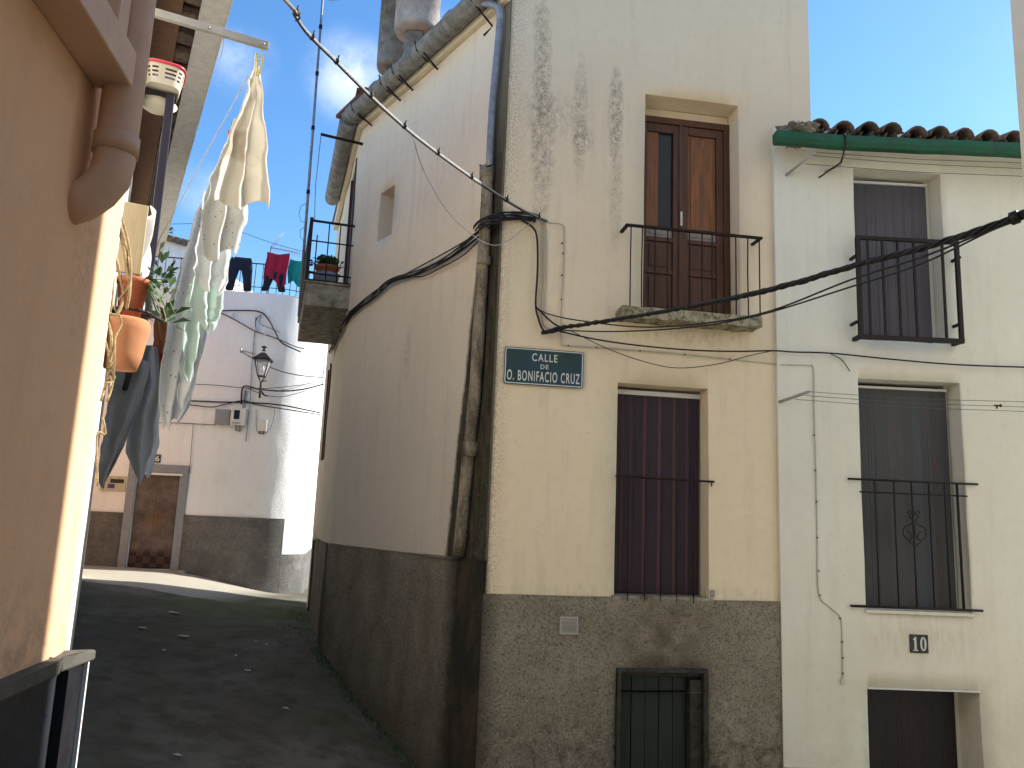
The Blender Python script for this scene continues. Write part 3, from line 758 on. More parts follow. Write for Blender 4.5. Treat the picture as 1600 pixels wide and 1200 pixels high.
part("curtain_strip", strands(FR, H_lo[0] + .005, cu1 - .004, .935, 2.985, -.20, .030, .0025, None, lambda k: 0), mcur, cur, FR, kind=None, label="row of hanging purple and maroon strips")
part("curtain_rail", MB().box(H_lo[0] + .002, cu1 + .0, -.225, -.18, 2.985, 3.035), mat_rail_white, cur, FR, bevel=.006)
gz0 = FR.uz(1040, 749, .03)[1]
gr = part("window_railing", MB().tube([(FR.uz(962, 747, .03)[0], .03, gz0 + .01), (FR.uz(1116, 750, .03)[0], .03, gz0)], .011, 8).tube([(FR.uz(1112, 752, .03)[0], .03, gz0), (FR.uz(1112, 752, .03)[0], .03, gz0 - .05)], .007, 6), mat_iron_rust, house, FR)
for px in (982, 1008, 1033, 1058, 1084):
    u = FR.uz(px, 840, .025)[0]
    part("bar", MB().tube([(u, .03, gz0), (u - .004, .03, .87)], .007, 6), mat_iron_rust, gr, FR)
# basement hatch -----------------------------------------------------------
fb = part("basement_hatch_frame", MB().box(1.335, 2.262, -.05, .045, .195, .232).box(1.335, 1.375, -.05, .045, -1.0, .195).box(2.222, 2.262, -.05, .045, -1.0, .195).box(1.375, 2.222, -.10, -.02, -1.0, -.96), mat_greywood, house, FR, bevel=.006)
u = 1.378; i = 0
while u < 2.12:
    part("board", MB().box(u, u + .138, -.115 + .006 * (i % 2), -.09 + .006 * (i % 2), -.98, .17), mat_greenwood, fb, FR, bevel=.004); u += .1425; i += 1
part("jamb", MB().box(2.10, 2.222, -.10, -.01, -.96, .12), mat_greywood, fb, FR, bevel=.006)
part("lintel", MB().box(1.375, 2.222, -.115, -.02, .15, .195), mat_greywood, fb, FR, bevel=.005)
part("window_back", MB().box(1.3, 2.3, -.2, -.19, -1.05, .24), mat_dark, house, FR)
# vent
vu0, vz1 = FR.uz(875, 963, .04); vu1, vz0 = FR.uz(903, 992, .04)
vent = part("air_vent", MB().box(vu0, vu1, .03, .045, vz0, vz0 + .022).box(vu0, vu1, .03, .045, vz1 - .022, vz1).box(vu0, vu0 + .02, .03, .045, vz0 + .022, vz1 - .022).box(vu1 - .02, vu1, .03, .045, vz0 + .022, vz1 - .022).box(vu0 + .01, vu1 - .01, .025, .034, vz0 + .01, vz1 - .01), mat_vent, house, FR, bevel=.004)
for k in range(7):
    z = vz0 + .03 + (vz1 - vz0 - .06) * (k + .5) / 7
    part("slat", MB().hexa([(vu0 + .02, .034, z - .006), (vu1 - .02, .034, z - .006), (vu0 + .02, .044, z - .012), (vu1 - .02, .044, z - .012), (vu0 + .02, .034, z + .002), (vu1 - .02, .034, z + .002), (vu0 + .02, .046, z - .006), (vu1 - .02, .046, z - .006)]), mat_vent, vent, FR)

# balcony up the alley -----------------------------------------------------------
BN = .62
bal_z0, bal_z1 = 4.50, 4.86
uF = -2.6
BU1 = .0
bal = part("alley_balcony", MB().box(uF, BU1, -.05, BN, bal_z0, bal_z1 - .03).box(uF - .03, BU1 + .02, -.05, BN + .03, bal_z1 - .03, bal_z1), mat_conc, house, BEND, bevel=.012, label="crumbling concrete balcony with dark iron railing high above the alley")
bz = 5.76
posts = []
mb = MB()
mb.tube([(BU1 - .03, 0, bz), (BU1 - .03, BN, bz)], .02, 6); mb.tube([(BU1 - .03, 0, bz - .3), (BU1 - .03, BN, bz - .3)], .012, 6); mb.tube([(BU1 - .03, 0, 4.98), (BU1 - .03, BN, 4.98)], .014, 6); mb.box(BU1 - .06, BU1 + .0, 0, BN + .02, 4.86, 4.885)
mb.tube([(uF, BN, bz), (BU1 - .03, BN, bz)], .02, 6); mb.tube([(uF, BN, 4.98), (BU1 - .03, BN, 4.98)], .014, 6); mb.tube([(uF, 0, bz), (uF, BN, bz)], .02, 6)
rl = part("railing", mb, mat_iron, bal, BEND)
def subbar(u, n, z0, z1, r=.011):
    # third level ends here: bars are children of the railing's balcony part
    part("bar", MB().tube([(u, n, z0), (u, n, z1)], r, 6), mat_iron, bal, BEND)
for n in (.20, .36, .52): subbar(BU1 - .03, n, 4.87, 5.74 if n != .52 else 5.55, .009)
part("post", MB().box(BU1 - .06, BU1 - .005, BN - .03, BN + .02, 4.86, 5.8), mat_iron, bal, BEND)
k = 0; u = uF
while u < BU1 - .1:
    subbar(u, BN, 4.86, bz); u += .13
# potted plant in tub on the balcony
def ellip_leaves(mb, c, n, rad, ln, wd, up=.4, seedv=0):
    rnd = random.Random(seedv)
    for _ in range(n):
        a = rnd.uniform(0, 2 * math.pi); el = rnd.uniform(-.2, 1.2)
        d = Vector((math.cos(a) * math.cos(el), math.sin(a) * math.cos(el), math.sin(el)))
        p = Vector(c) + Vector((d.x * rad[0], d.y * rad[1], d.z * rad[2])) * rnd.uniform(.25, 1)
        t = (d + Vector((rnd.uniform(-.6, .6), rnd.uniform(-.6, .6), rnd.uniform(-.3, .6)))).normalized()
        s = t.cross(Vector((rnd.uniform(-1, 1), rnd.uniform(-1, 1), 1))).normalized(); l = ln * rnd.uniform(.6, 1.2); w = wd * rnd.uniform(.7, 1.2)
        q = p + t * l; m = p + t * l * .5 + Vector((0, 0, l * .12))
        mb.add([p, m + s * w, q, m - s * w], [(0, 1, 2), (0, 2, 3)])
def pot(th, c_u, c_n, z, r, h, mat, fr, rim=True):
    prof = [(0, z), (r * .72, z), (r * .95, z + h * .86), (r * 1.06, z + h * .86), (r * 1.08, z + h), (r * .95, z + h), (r * .9, z + h * .84), (0, z + h * .84)]
    part("pot", MB().lathe(c_u, c_n, prof, 20), mat, th, fr)
    part("soil", MB().lathe(c_u, c_n, [(0, z + h * .87), (r * .91, z + h * .855)], 16), mat_soil, th, fr)
pp = thing("balcony_plant", "bushy green plant in a brown pot set in a grey tub on the alley balcony", "potted plant", BEND.W(-.3, .36, 4.86))
part("tub", MB().lathe(-.26, .34, [(0, 4.86), (.16, 4.87), (.19, 5.05), (.175, 5.05), (.15, 4.9), (0, 4.9)], 20), mat_tub, pp, BEND)
pot(pp, -.26, .34, 4.9, .165, .26, mat_terra, BEND)
mb = MB(); ellip_leaves(mb, (-.26, .34, 5.17), 260, (.2, .2, .14), .075, .022, seedv=3); part("foliage", mb, mat_leaf_dk, pp, BEND, weld=False)
# mast
mast = thing("antenna_mast", "tall thin metal antenna mast rising from the alley balcony", "mast", (-3.10, 11.05, 4.3))
xm, ym = -3.03, 10.98
def at_y(px, py, y): d = ray(px, py); t = y / d.y; return EYE + d * t
def wv(p): return (p.x, -p.y, p.z)
a = at_y(507, -40, ym); b_ = at_y(467, 495, ym)
part("pole", MB().tube([wv(b_), wv(b_.lerp(a, .5)), wv(a)], [.022, .020, .017], 8), mat_zinc, mast)
mb = MB()
for py in (42, 115, 200, 300): 
    p = at_y(507 - (py + 40) * .0748, py, ym); part("pole_joint", MB().tube([wv(p + Vector((0, 0, -.03))), wv(p + Vector((0, 0, .03)))], .027, 8), mat_iron, mast)
mb = MB(); g0 = at_y(515, -6, ym)
for i in range(6):
    mb.tube([wv(g0 + Vector((-.03 + .03 * i, 0, .10 - .02 * i))), wv(g0 + Vector((.02 + .03 * i, 0, -.12 + .02 * i)))], .003, 4)
for i in range(4):
    mb.tube([wv(g0 + Vector((-.03, 0, .08 - .05 * i))), wv(g0 + Vector((.16, 0, .03 - .03 * i)))], .003, 4)
part("aerial_grid", mb, mat_zinc, mast)
# thin guy loops on the mast
mb = MB(); mb.tube([wv(at_y(x, y, ym)) for x, y in ((478, 318), (470, 322), (467, 336), (471, 346), (477, 348))], .004, 4); mb.tube([wv(at_y(x, y, ym)) for x, y in ((476, 354), (469, 360), (469, 370), (475, 378))], .004, 4)
part("cable_loop", mb, mat_cable, mast)

# water tanks above the eaves ---------------------------------------------------
def tank(px0, px1, pyb, n, name_label, topz, rs, stub):
    ua, za = SIDE_F.uz(px0, pyb, -n); ub, zb = SIDE_F.uz(px1, pyb, -n)
    # solve radius from bearings at this depth
    uc = (ua + ub) / 2; cw = SIDE_F.W(uc, -n, 0); dist = math.hypot(cw.x, cw.y); r = (px1 - px0) / 2 * dist / 1290
    zc = (za + zb) / 2 + r * .45
    t = thing("water_tank", name_label, "water tank", (cw.x, cw.y, zc - .5), "cement water tanks on the roof of the corner house")
    part("tank_body", MB().lathe(cw.x, -cw.y, [(0, zc), (r * .93, zc), (r, zc + .06), (r, topz), (r * 1.04, topz), (r * 1.04, topz + .05), (0, topz + .1)], 32), mat_fibro_pale if stub else mat_fibro, t)
    part("tank_stand", MB().box(cw.x - r * .45, cw.x + r * .35, -cw.y - r * .3, -cw.y + r * .35, zc - .9, zc), mat_fibro, t, bevel=.01)
    return t
tank(613, 691, 68, .35, "large pale cement water tank nearest the rain gutter", 9.6, 1, True)
tank(586, 646, 122, .45, "smaller grey cement water tank behind the large one", 9.6, 1, False)
# little roof-light box with tiled cap behind the gutter
sk = thing("roof_hatch", "small whitewashed roof hatch with red tiled cap behind the gutter", "roof hatch", SIDE_F.W(-4.3, -.3, 7.5))
part("hatch_wall", MB().box(-4.85, -3.95, -.8, -.1, 7.3, 7.92), mat_white_far, sk, SIDE_F, bevel=.01)
part("hatch_roof", MB().box(-4.95, -3.85, -.9, -.0, 7.92, 7.98), mat_tile_red, sk, SIDE_F, bevel=.01)
part("hatch_wall", MB().box(-1.2, -.2, -.8, .05, 7.3, 7.95), mat_fibro, sk, BEND, bevel=.01)
part("hatch_roof", MB().box(-1.3, -.15, -.9, .12, 7.95, 8.01), mat_tile_red, sk, BEND, bevel=.01)

# ------------------------------------------------------------------ street sign
def text_mesh(s, fr, u0, u1, z0, z1, n, th=.003, bold=0.0):
    cu = bpy.data.curves.new("t", 'FONT'); cu.body = s; cu.extrude = 0; cu.offset = bold; cu.space_character = 1.0 if len(s) < 2 else 1.22
    to = bpy.data.objects.new("t", cu); COL.objects.link(to); dg = bpy.context.evaluated_depsgraph_get(); dg.update()
    me = bpy.data.meshes.new_from_object(to.evaluated_get(dg)); vs = [v.co.copy() for v in me.vertices]; fs = [tuple(p.vertices) for p in me.polygons]
    bpy.data.objects.remove(to); bpy.data.curves.remove(cu); bpy.data.meshes.remove(me)
    x0 = min(v.x for v in vs); x1 = max(v.x for v in vs); y0 = min(v.y for v in vs); y1 = max(v.y for v in vs)
    mb = MB(); mb.add([(u0 + (v.x - x0) / (x1 - x0) * (u1 - u0), n, z0 + (v.y - y0) / (y1 - y0) * (z1 - z0)) for v in vs], fs)
    return mb
su0, sz1 = FR.uz(789, 541, .03); su1, sz0 = FR.uz(911, 606, .03)
sz1 = FR.uz(850, 545.5, .03)[1]; sz0 = FR.uz(850, 603, .03)[1]
sign = thing("street_sign", "dark blue-green enamel street name sign reading CALLE DE O. BONIFACIO CRUZ on the cream wall", "street sign", FR.W((su0 + su1) / 2, .02, sz0))
def rrect(u0, u1, z0, z1, r, k=5):
    out = []
    for cx_, cz_, a0 in ((u1 - r, z1 - r, 0), (u0 + r, z1 - r, 90), (u0 + r, z0 + r, 180), (u1 - r, z0 + r, 270)):
        for i in range(k + 1): a = R(a0 + 90 * i / k); out.append((cx_ + r * math.cos(a), cz_ + r * math.sin(a)))
    return out
def prism(poly, n0, n1, mi=0):
    mb = MB(); k = len(poly); mb.add([(u, n0, z) for u, z in poly] + [(u, n1, z) for u, z in poly], [tuple(range(k)), tuple(range(2 * k - 1, k - 1, -1))] + [(i, (i + 1) % k, k + (i + 1) % k, k + i) for i in range(k)], mi); return mb
part("plate", prism(rrect(su0, su1, sz0, sz1, .02), .014, .028), mat_enamel, sign, FR)
o = rrect(su0 + .008, su1 - .008, sz0 + .008, sz1 - .008, .018); i_ = rrect(su0 + .018, su1 - .018, sz0 + .018, sz1 - .018, .012)
mb = MB(); k = len(o); mb.add([(u, .0295, z) for u, z in o] + [(u, .0295, z) for u, z in i_], [(q, (q + 1) % k, k + (q + 1) % k, k + q) for q in range(k)]); part("border", mb, mat_enamel_white, sign, FR)
SW = su1 - su0; SH = sz1 - sz0
for s, a, b, c, d in (("CALLE", .345, .665, .655, .865), ("DE", .455, .555, .455, .575), ("O. BONIFACIO CRUZ", .04, .955, .105, .385)):
    part("lettering", text_mesh(s, FR, su0 + a * SW, su0 + b * SW, sz0 + c * SH, sz0 + d * SH, .0298, bold=.012), mat_enamel_white, sign, FR, recalc=False)

# ------------------------------------------------------------------ house number ten
h10 = thing("white_house", "off-white house with green gutter, clay tile roof and number 10 above its door", "house", TEN.W(1.5, 0, -1.9))
T_up = (.90, 1.905, 3.70, 5.67, .27); T_lo = (.875, 1.995, .86, 3.27, .26); T_dr = (.865, 2.03, -1.95, .085, .40)
mbw = wall(TEN, 0, 5.5, -2.5, 6.12, [T_up, T_lo, T_dr], seed=23, jit=.013, step=.22)
mbw.quad((0, 0, -2.5), (0, -.35, -2.5), (0, -.35, 6.12), (0, 0, 6.12))
part("wall", mbw, mat_ten, h10, TEN)
part("wall", MB().box(0.02, 5.5, -6.5, -.5, -2.4, 6.0), mat_ten, h10, TEN)
part("plinth", MB().box(.0, .84, .0, .03, -2.4, -.68), mat_conc, h10, TEN, bevel=.01)
for h in (T_up, T_lo, T_dr): part("window_back", MB().box(h[0] - .02, h[1] + .02, -.46, -.44, h[2] - .02, h[3] + .02), mat_dark, h10, TEN)
part("cornice", MB().box(0.0, 5.5, .0, .07, 5.92, 6.03), mat_ten, h10, TEN, bevel=.03)
# inner frames beside curtains
cu_u = TEN.uz(1450, 400, -.22)[0]; cu_l = TEN.uz(1484, 750, -.22)[0]; cu_d = TEN.uz(1493, 1120, -.34)[0]
part("window_reveal", MB().box(cu_u, 1.91, -.30, -.25, 3.7, 5.68), mat_ten, h10, TEN)
part("window_reveal", MB().box(cu_l, 2.0, -.30, -.25, .86, 3.28), mat_ten, h10, TEN)
part("door_reveal", MB().box(cu_d, 2.035, -.43, -.38, -1.95, .09), mat_ten, h10, TEN)
part("window_head", MB().box(.9, 1.91, -.30, -.25, TEN.uz(1395, 283, -.25)[1], 5.68), mat_ten, h10, TEN)
def curtain10(label, h, u1, zt, n, base, stripes, w=.0145, weave=190, railm=mat_rail_white, wa=.5):
    t = thing("bead_curtain", label, "curtain", TEN.W((h[0] + u1) / 2, n, h[2]))
    part("curtain_strip", strands(TEN, h[0] + .004, u1 - .003, h[2] + .012, zt, n, w, .0022, None, lambda k: 0, .004), curtain_mat("chain_" + str(len(bpy.data.materials)), base, stripes, weave=weave, weave_amt=wa), t, TEN, label="hanging chains of the curtain")
    part("curtain_rail", MB().box(h[0] + .001, u1, n - .012, n + .022, zt, zt + .028), railm, t, TEN, bevel=.005)
curtain10("grey-violet chain curtain in the upper balcony door under the green gutter", T_up, cu_u, TEN.uz(1395, 291, -.22)[1], -.2, (0.125, 0.115, 0.14), [(1.02 + .11 * i, .02, (0.095, .085, .105)) for i in range(7)])
curtain10("blue-grey chain curtain in the window above the number 10", T_lo, cu_l, 3.20, -.2, (0.082, 0.082, 0.092), [(1.36, .09, (.088, .080, .082)), (1.8, .04, (.082, .062, .06)), (1.6, .05, (.078, .086, .105))])
curtain10("dark maroon curtain filling the street door below the number 10", T_dr, cu_d, .05, -.33, (0.017, 0.012, 0.018), [(1.1, .1, (.018, .014, .022)), (1.5, .12, (.02, .011, .015))], w=.02, wa=.3)
part("window_sill", MB().box(T_lo[0] - .01, T_lo[1] + .01, -.25, .03, .825, .862), mat_ten, h10, TEN, bevel=.01)
part("door_lintel", MB().box(T_dr[0], T_dr[1], -.30, .012, .085, .10), mat_rail_white, h10, TEN)
# upper balcony frame
bn = .16
def tu(px, py, n=bn): return TEN.uz(px, py, n)
x0, zt_ = tu(1337, 374); x1, _ = tu(1497, 376); zb_ = tu(1415, 529)[1]; zt_ = tu(1415, 375)[1]
bl = part("balcony_railing", MB().box(x0, x1, bn - .02, bn + .02, zt_ - .02, zt_ + .02).box(x0, x1, bn - .025, bn + .02, zb_ - .025, zb_ + .02).box(x0, x0 + .045, bn - .02, bn + .02, zb_ + .02, zt_ - .02).box(x1 - .045, x1, bn - .02, bn + .02, zb_ + .02, zt_ - .02)
          .box(x0, x0 + .045, 0, bn - .02, zb_ - .02, zb_ + .02).box(x1 - .045, x1, 0, bn - .025, zb_ - .02, zb_ + .02), mat_iron, h10, TEN, bevel=.004)
for px in (1358, 1381, 1405, 1430, 1475):
    u = tu(px, 450)[0]; part("bar", MB().box(u - .011, u + .011, bn - .01, bn + .012, zb_ + .02, zt_ - .02), mat_iron, bl, TEN)
for px, py in ((1334, 402), (1335, 505), (1494, 405), (1496, 508)):
    u, z = tu(px, py, .08); part("fixing_lug", MB().box(u - .016, u + .016, 0, .15, z - .016, z + .016), mat_iron, bl, TEN, bevel=.006)
# lower window railing
n_ = .035
xa, za = TEN.uz(1325, 748, n_); xb, zb2 = TEN.uz(1528, 758, n_); xc, zc = TEN.uz(1329, 945, n_); xd, zd = TEN.uz(1536, 957, n_)
bl = part("window_railing", MB().tube([(xa, n_, za), (xb, n_, za)], .012, 6).tube([(xc, n_, zc - .01), (xd, n_, zc - .01)], .013, 6).tube([(xa + .12, n_, za - .13), (xb - .12, n_, za - .13)], .008, 6), mat_iron, h10, TEN)
for px in (1370, 1400, 1428, 1455, 1480, 1500):
    u = TEN.uz(px, 850, n_)[0]; part("bar", MB().tube([(u, n_, za), (u + .004, n_, zc)], .014 if px == 1500 else .009, 6), mat_iron, bl, TEN)
uc, zc_ = TEN.uz(1428, 828, n_)
mb = MB()
for sx in (-1, 1):
    mb.tube(smooth_path([(uc + sx * x, n_ + .01, zc_ + z) for x, z in ((0, .19), (.05, .13), (.02, .11), (.03, .06), (.10, .03), (.12, -.04), (.08, -.10), (.03, -.08), (.05, -.03), (.08, -.02))], 4), .006, 5)
    mb.tube(smooth_path([(uc + sx * x, n_ + .01, zc_ + z) for x, z in ((.0, -.16), (.06, -.12), (.0, -.05), (.0, .05))], 4), .006, 5)
    mb.tube(smooth_path([(uc, n_ + .01, zc_ + .15), (uc + sx * .05, n_ + .01, zc_ + .2), (uc + sx * .06, n_ + .01, zc_ + .16)], 4), .005, 5)
part("scroll_ornament", mb, mat_iron, bl, TEN)
# number tiles
nu0, nz1 = TEN.uz(1421, 991, .01); nu1, nz0 = TEN.uz(1451, 1021, .01)
num = thing("house_number", "dark enamel tiles with white number 10 above the street door", "house number", TEN.W((nu0 + nu1) / 2, .01, nz0))
mat_numdark = simple("black_glazed_tile", (0.018, 0.018, 0.024), .25, .5, var=.2)
nm = (nu0 + nu1) / 2
part("tile", MB().box(nu0, nm - .001, .0, .014, nz0, nz1), mat_numdark, num, TEN, bevel=.003); part("tile", MB().box(nm + .001, nu1, .0, .014, nz0, nz1), mat_numdark, num, TEN, bevel=.003)
hN = nz1 - nz0; wN = (nu1 - nu0)
def one(u, w, z0, z1, n):
    mb = MB(); mb.add([(u - w * .16, n, z0), (u + w * .16, n, z0), (u + w * .16, n, z1), (u - w * .02, n, z1), (u - w * .16, n, z1 - (z1 - z0) * .10)], [(0, 1, 2, 3, 4)])
    mb.quad((u - w * .38, n, z0), (u - w * .16, n, z0), (u - w * .16, n, z0 + .012), (u - w * .38, n, z0 + .008)); mb.quad((u + w * .16, n, z0), (u + w * .38, n, z0), (u + w * .38, n, z0 + .008), (u + w * .16, n, z0 + .012))
    mb.add([(u - w * .16, n, z1 - (z1 - z0) * .10), (u - w * .4, n, z1 - (z1 - z0) * .2), (u - w * .16, n, z1 - (z1 - z0) * .22)], [(0, 1, 2)]); return mb
def zero(u, w, z0, z1, n, k=28):
    mb = MB(); zc = (z0 + z1) / 2; h = (z1 - z0) / 2
    mb.add([(u + w * .45 * math.cos(2 * math.pi * i / k), n, zc + h * math.sin(2 * math.pi * i / k)) for i in range(k)] + [(u + w * .17 * math.cos(2 * math.pi * i / k), n, zc + h * .80 * math.sin(2 * math.pi * i / k)) for i in range(k)], [(i, (i + 1) % k, k + (i + 1) % k, k + i) for i in range(k)]); return mb
part("digit", one(nu0 + wN * .29, wN * .36, nz0 + hN * .12, nz1 - hN * .12, .0155), mat_enamel_white, num, TEN, recalc=False)
part("digit", zero(nu0 + wN * .72, wN * .38, nz0 + hN * .12, nz1 - hN * .12, .0155), mat_enamel_white, num, TEN, recalc=False)

# green gutter and roof tiles
GN = .33
gu0, gzt = TEN.uz(1214, 206, GN + .06); gu1, gzt2 = TEN.uz(1588, 226, GN + .06)
gzb = TEN.uz(1300, 228, GN)[1]; gzt = TEN.uz(1300, 208, GN + .06)[1]
mb = MB(); seg = 10
prof = [(GN + .06, gzt), (GN + .064, gzb + .04), (GN + .03, gzb), (GN - .05, gzb - .004), (GN - .07, gzb + .03), (GN - .07, gzt)]
us = [gu0 + i * (5.4 - gu0) / 24 for i in range(25)]
for i in range(24):
    sg0 = -.012 * math.sin(us[i] * 1.9) + .012 * nz((us[i], 0, 0), 3) ; sg1 = -.012 * math.sin(us[i + 1] * 1.9) + .012 * nz((us[i + 1], 0, 0), 3)
    for (a, b), (c, d) in zip(prof, prof[1:]): mb.quad((us[i], a, b + sg0), (us[i + 1], a, b + sg1), (us[i + 1], c, d + sg1), (us[i], c, d + sg0))
mb.add([(gu0, a, b) for a, b in prof], [tuple(range(6))])
part("gutter", mb, mat_green, h10, TEN, solid=.006)
u, z = TEN.uz(1315, 232, .3); part("gutter_bracket", MB().tube([(u - .01, GN + .075, gzt + .01), (u, GN + .07, gzb), (u, GN - .05, gzb - .16), (u - .13, 0.0, gzb - .22)], .009, 6), mat_iron, h10, TEN)
part("soffit", MB().box(0.02, 5.5, -.1, .26, gzt - .02, gzt + .03), mat_ten, h10, TEN)
# tiles: cover barrels with pans between, four courses up the slope
cover = barrel(.115, .088, .46, .014); pan = barrel(.088, .108, .46, .014, flip=True)
pitch = .272; sl_ = R(17)
def tile_obj(name, mbt, u, n, z, tilt, yaw, src=None):
    if src is None:
        o = part(name, mbt, mat_tile, h10, TEN)
    else:
        o = src.copy(); COL.objects.link(o)
    lm = Matrix.Translation((u, -n, z)) @ Matrix.Rotation(yaw, 4, 'Z') @ Matrix.Rotation(tilt, 4, 'X')
    o.matrix_basis = TEN.M @ lm
    return o
# barrel runs along local +y (into the roof); mesh stored with y = -n, so L goes to n=-L => local y=+L
c0 = None; p0 = None
for r_ in range(4):
    for k in range(20):
        u = .36 + k * pitch + random.uniform(-.02, .02); nn = GN + .03 - r_ * .38 + random.uniform(-.015, .015); z = gzt + .045 + r_ * .38 * math.tan(sl_) + random.uniform(-.016, .02)
        o = tile_obj("roof_tile", cover, u, nn, z, sl_ - .04 + random.uniform(-.05, .05), random.uniform(-.09, .09), c0); c0 = c0 or o
        o = tile_obj("roof_pan_tile", pan, u + pitch / 2, nn - .03, z + .025, sl_ - .04, random.uniform(-.03, .03), p0); p0 = p0 or o
mb = MB(); zr = gzt + .03
mb.quad((0.02, GN - .06, zr - .03), (5.5, GN - .06, zr - .03), (5.5, -3.0, zr - .03 + 3.0 * math.tan(sl_)), (0.02, -3.0, zr - .03 + 3.0 * math.tan(sl_)))
mb.quad((5.5, -3.0, zr - .03 + 3.0 * math.tan(sl_)), (0.02, -3.0, zr - .03 + 3.0 * math.tan(sl_)), (.02, -6.5, zr - .2), (5.5, -6.5, zr - .2))
part("roof_deck", mb, mat_tile, h10, TEN, solid=.03)
mb = MB()
def lump(a, b):
    th = a * 2 * math.pi; ph = b * math.pi; d_ = (math.cos(th) * math.sin(ph), math.sin(th) * math.sin(ph), math.cos(ph)); q = 1 + .45 * nz(d_, 1.9) + .3 * nz(d_, 5)
    return (.19 + .21 * q * math.cos(th) * math.sin(ph), .22 + .2 * q * math.sin(th) * math.sin(ph), gzt + .06 + .10 * q * math.cos(ph))
mb.grid(lump, 48, 24, sm=False); part("mortar_lump", mb, mat_mortar, h10, TEN)

# ------------------------------------------------------------------ wall-mounted washing lines on number ten
def line_set(label, pa, pb, arms, ys, endx):
    t = thing("washing_line", label, "washing line", TEN.W(*arms[0][0]))
    mb = MB()
    for arm in arms: mb.tube(arm, .017, 6)
    part("bracket", mb, mat_alu, t, TEN)
    for pts in ys: part("line", MB().tube(smooth_path(pts, 5), .0035, 4), mat_cord, t, TEN)
    return t
A = TEN.P(1228, 274, 0.0); B = TEN.P(1275, 236, .36); C = TEN.P(1262, 243, .28)
def lines10(pairs):
    out = []
    for (xa, ya, na), (xb, yb, nb) in pairs:
        a = TEN.P(xa, ya, na); b = TEN.P(xb, yb, nb); m = ((a[0] + b[0]) / 2, (a[1] + b[1]) / 2, (a[2] + b[2]) / 2 - .02); 
        e = (b[0] + (b[0] - a[0]) * .55, b[1], b[2] + (b[2] - a[2]) * .55)
        out.append([a, m, b, e])
    return out
line_set("upper washing line of three wires under the green gutter", A, B, [[A, (B[0], B[1], B[2])], [TEN.P(1290, 268, 0.02), TEN.P(1312, 258, .15), TEN.P(1320, 240, .2)]],
         lines10([((1275, 238, .36), (1588, 254, .34)), ((1268, 243, .30), (1588, 263, .26)), ((1258, 256, .2), (1588, 275, .16))]), 0)
A = TEN.P(1218, 628, 0.0); B = TEN.P(1264, 612, .36)
line_set("lower washing line of three wires across the window above number 10", A, B, [[A, B]],
         lines10([((1264, 612, .36), (1600, 628, .36)), ((1258, 618, .28), (1600, 636, .28)), ((1242, 624, .18), (1600, 643, .18))]), 0)
pg = thing("clothes_peg", "dark peg left on the lower washing line of the white house", "clothes peg", TEN.W(*TEN.P(1558, 634, .3)))
p = Vector(TEN.P(1558, 634, .3))
part("peg", MB().box(p.x - .03, p.x + .05, p.y - .006, p.y + .006, p.z - .006, p.z + .01).box(p.x - .01, p.x + .002, p.y - .006, p.y + .006, p.z - .03, p.z + .0).box(p.x + .03, p.x + .045, p.y - .006, p.y + .006, p.z - .012, p.z + .018), mat_cable, pg, TEN)

# ------------------------------------------------------------------ right-hand house (sliver at the frame edge, shades the near street)
rhh = thing("right_house", "pale rendered house wall at the right edge where the black cable is fixed", "house", (RC[0], RC[1], -1.0))
mbr = wall(RHL, 0, 16, -3, 9.0, [], seed=31, step=.8)
part("wall", mbr, mat_ten, rhh, RHL)
mb = MB(); q3(mb, (RC[0], RC[1]), (RC[0] + 14, RC[1] + 14 * .158), -3, 9.0); q3(mb, (RC[0] + 14, RC[1] + 14 * .158), (RC[0] + 14, -12), -3, 9.0); part("wall", mb, mat_ten, rhh)
mb = MB(); mb.add([(RC[0] - .3, -RC[1] , 9.0), (RC[0] + 14, -RC[1] - 2.2, 9.0), (RC[0] + 14, 12, 9.0), (RC[0] - .3, 12, 9.0)], [(0, 1, 2, 3)]); part("roof", mb, mat_tile_red, rhh, solid=.12)

# ------------------------------------------------------------------ salmon house
lh = thing("salmon_house", "salmon pink plastered house close by on the left with rain pipe and dark base", "house", W1.W(1, 0, 0))
mbw = wall(W1, -7, W1E - .05, -.6, 7.0, [], seed=41, jit=.012, step=.3)
part("wall", mbw, mat_salmon, lh, W1)
# rounded arris then the alley wall
mb = MB()
def arr(a, b):
    z = -.6 + 7.6 * b; p0_ = W1.W(W1E - .05, 0, z); p1_ = W1.W(W1E, 0, z); p2_ = W2.W(.05, 0, z)
    p = p0_ * (1 - a) ** 2 + p1_ * 2 * a * (1 - a) + p2_ * a * a
    e = .004 * nz((0, 0, z), 3); return (p.x + e, -p.y, p.z)
mb.grid(arr, 6, 50); part("corner_edge", mb, mat_salmon, lh)
part("wall", wall(W2, .05, 14.0, -.6, 7.0, [], seed=47, jit=.0, step=.5), mat_w2, lh, W2)
mb = MB(); e9 = W2.W(14.0, 0, 0); q3(mb, (e9.x, e9.y), (e9.x - 8, e9.y + 1.0), -.6, 7.0); q3(mb, (e9.x - 8, e9.y + 1.0), (-9, -6), -.6, 7.0); s7 = W1.W(-7, 0, 0); q3(mb, (-9, -6), (s7.x, s7.y), -.6, 7.0); part("wall", mb, mat_salmon, lh)
mb = MB(); mb.add([(s7.x, -s7.y, 7.0), (_w.x, -_w.y, 7.0), (e9.x, -e9.y, 7.0), (e9.x - 8, -e9.y - 1, 7.0), (-9, 6, 7.0)], [(0, 1, 2, 3, 4)]); part("roof", mb, mat_tile_red, lh, solid=.1)
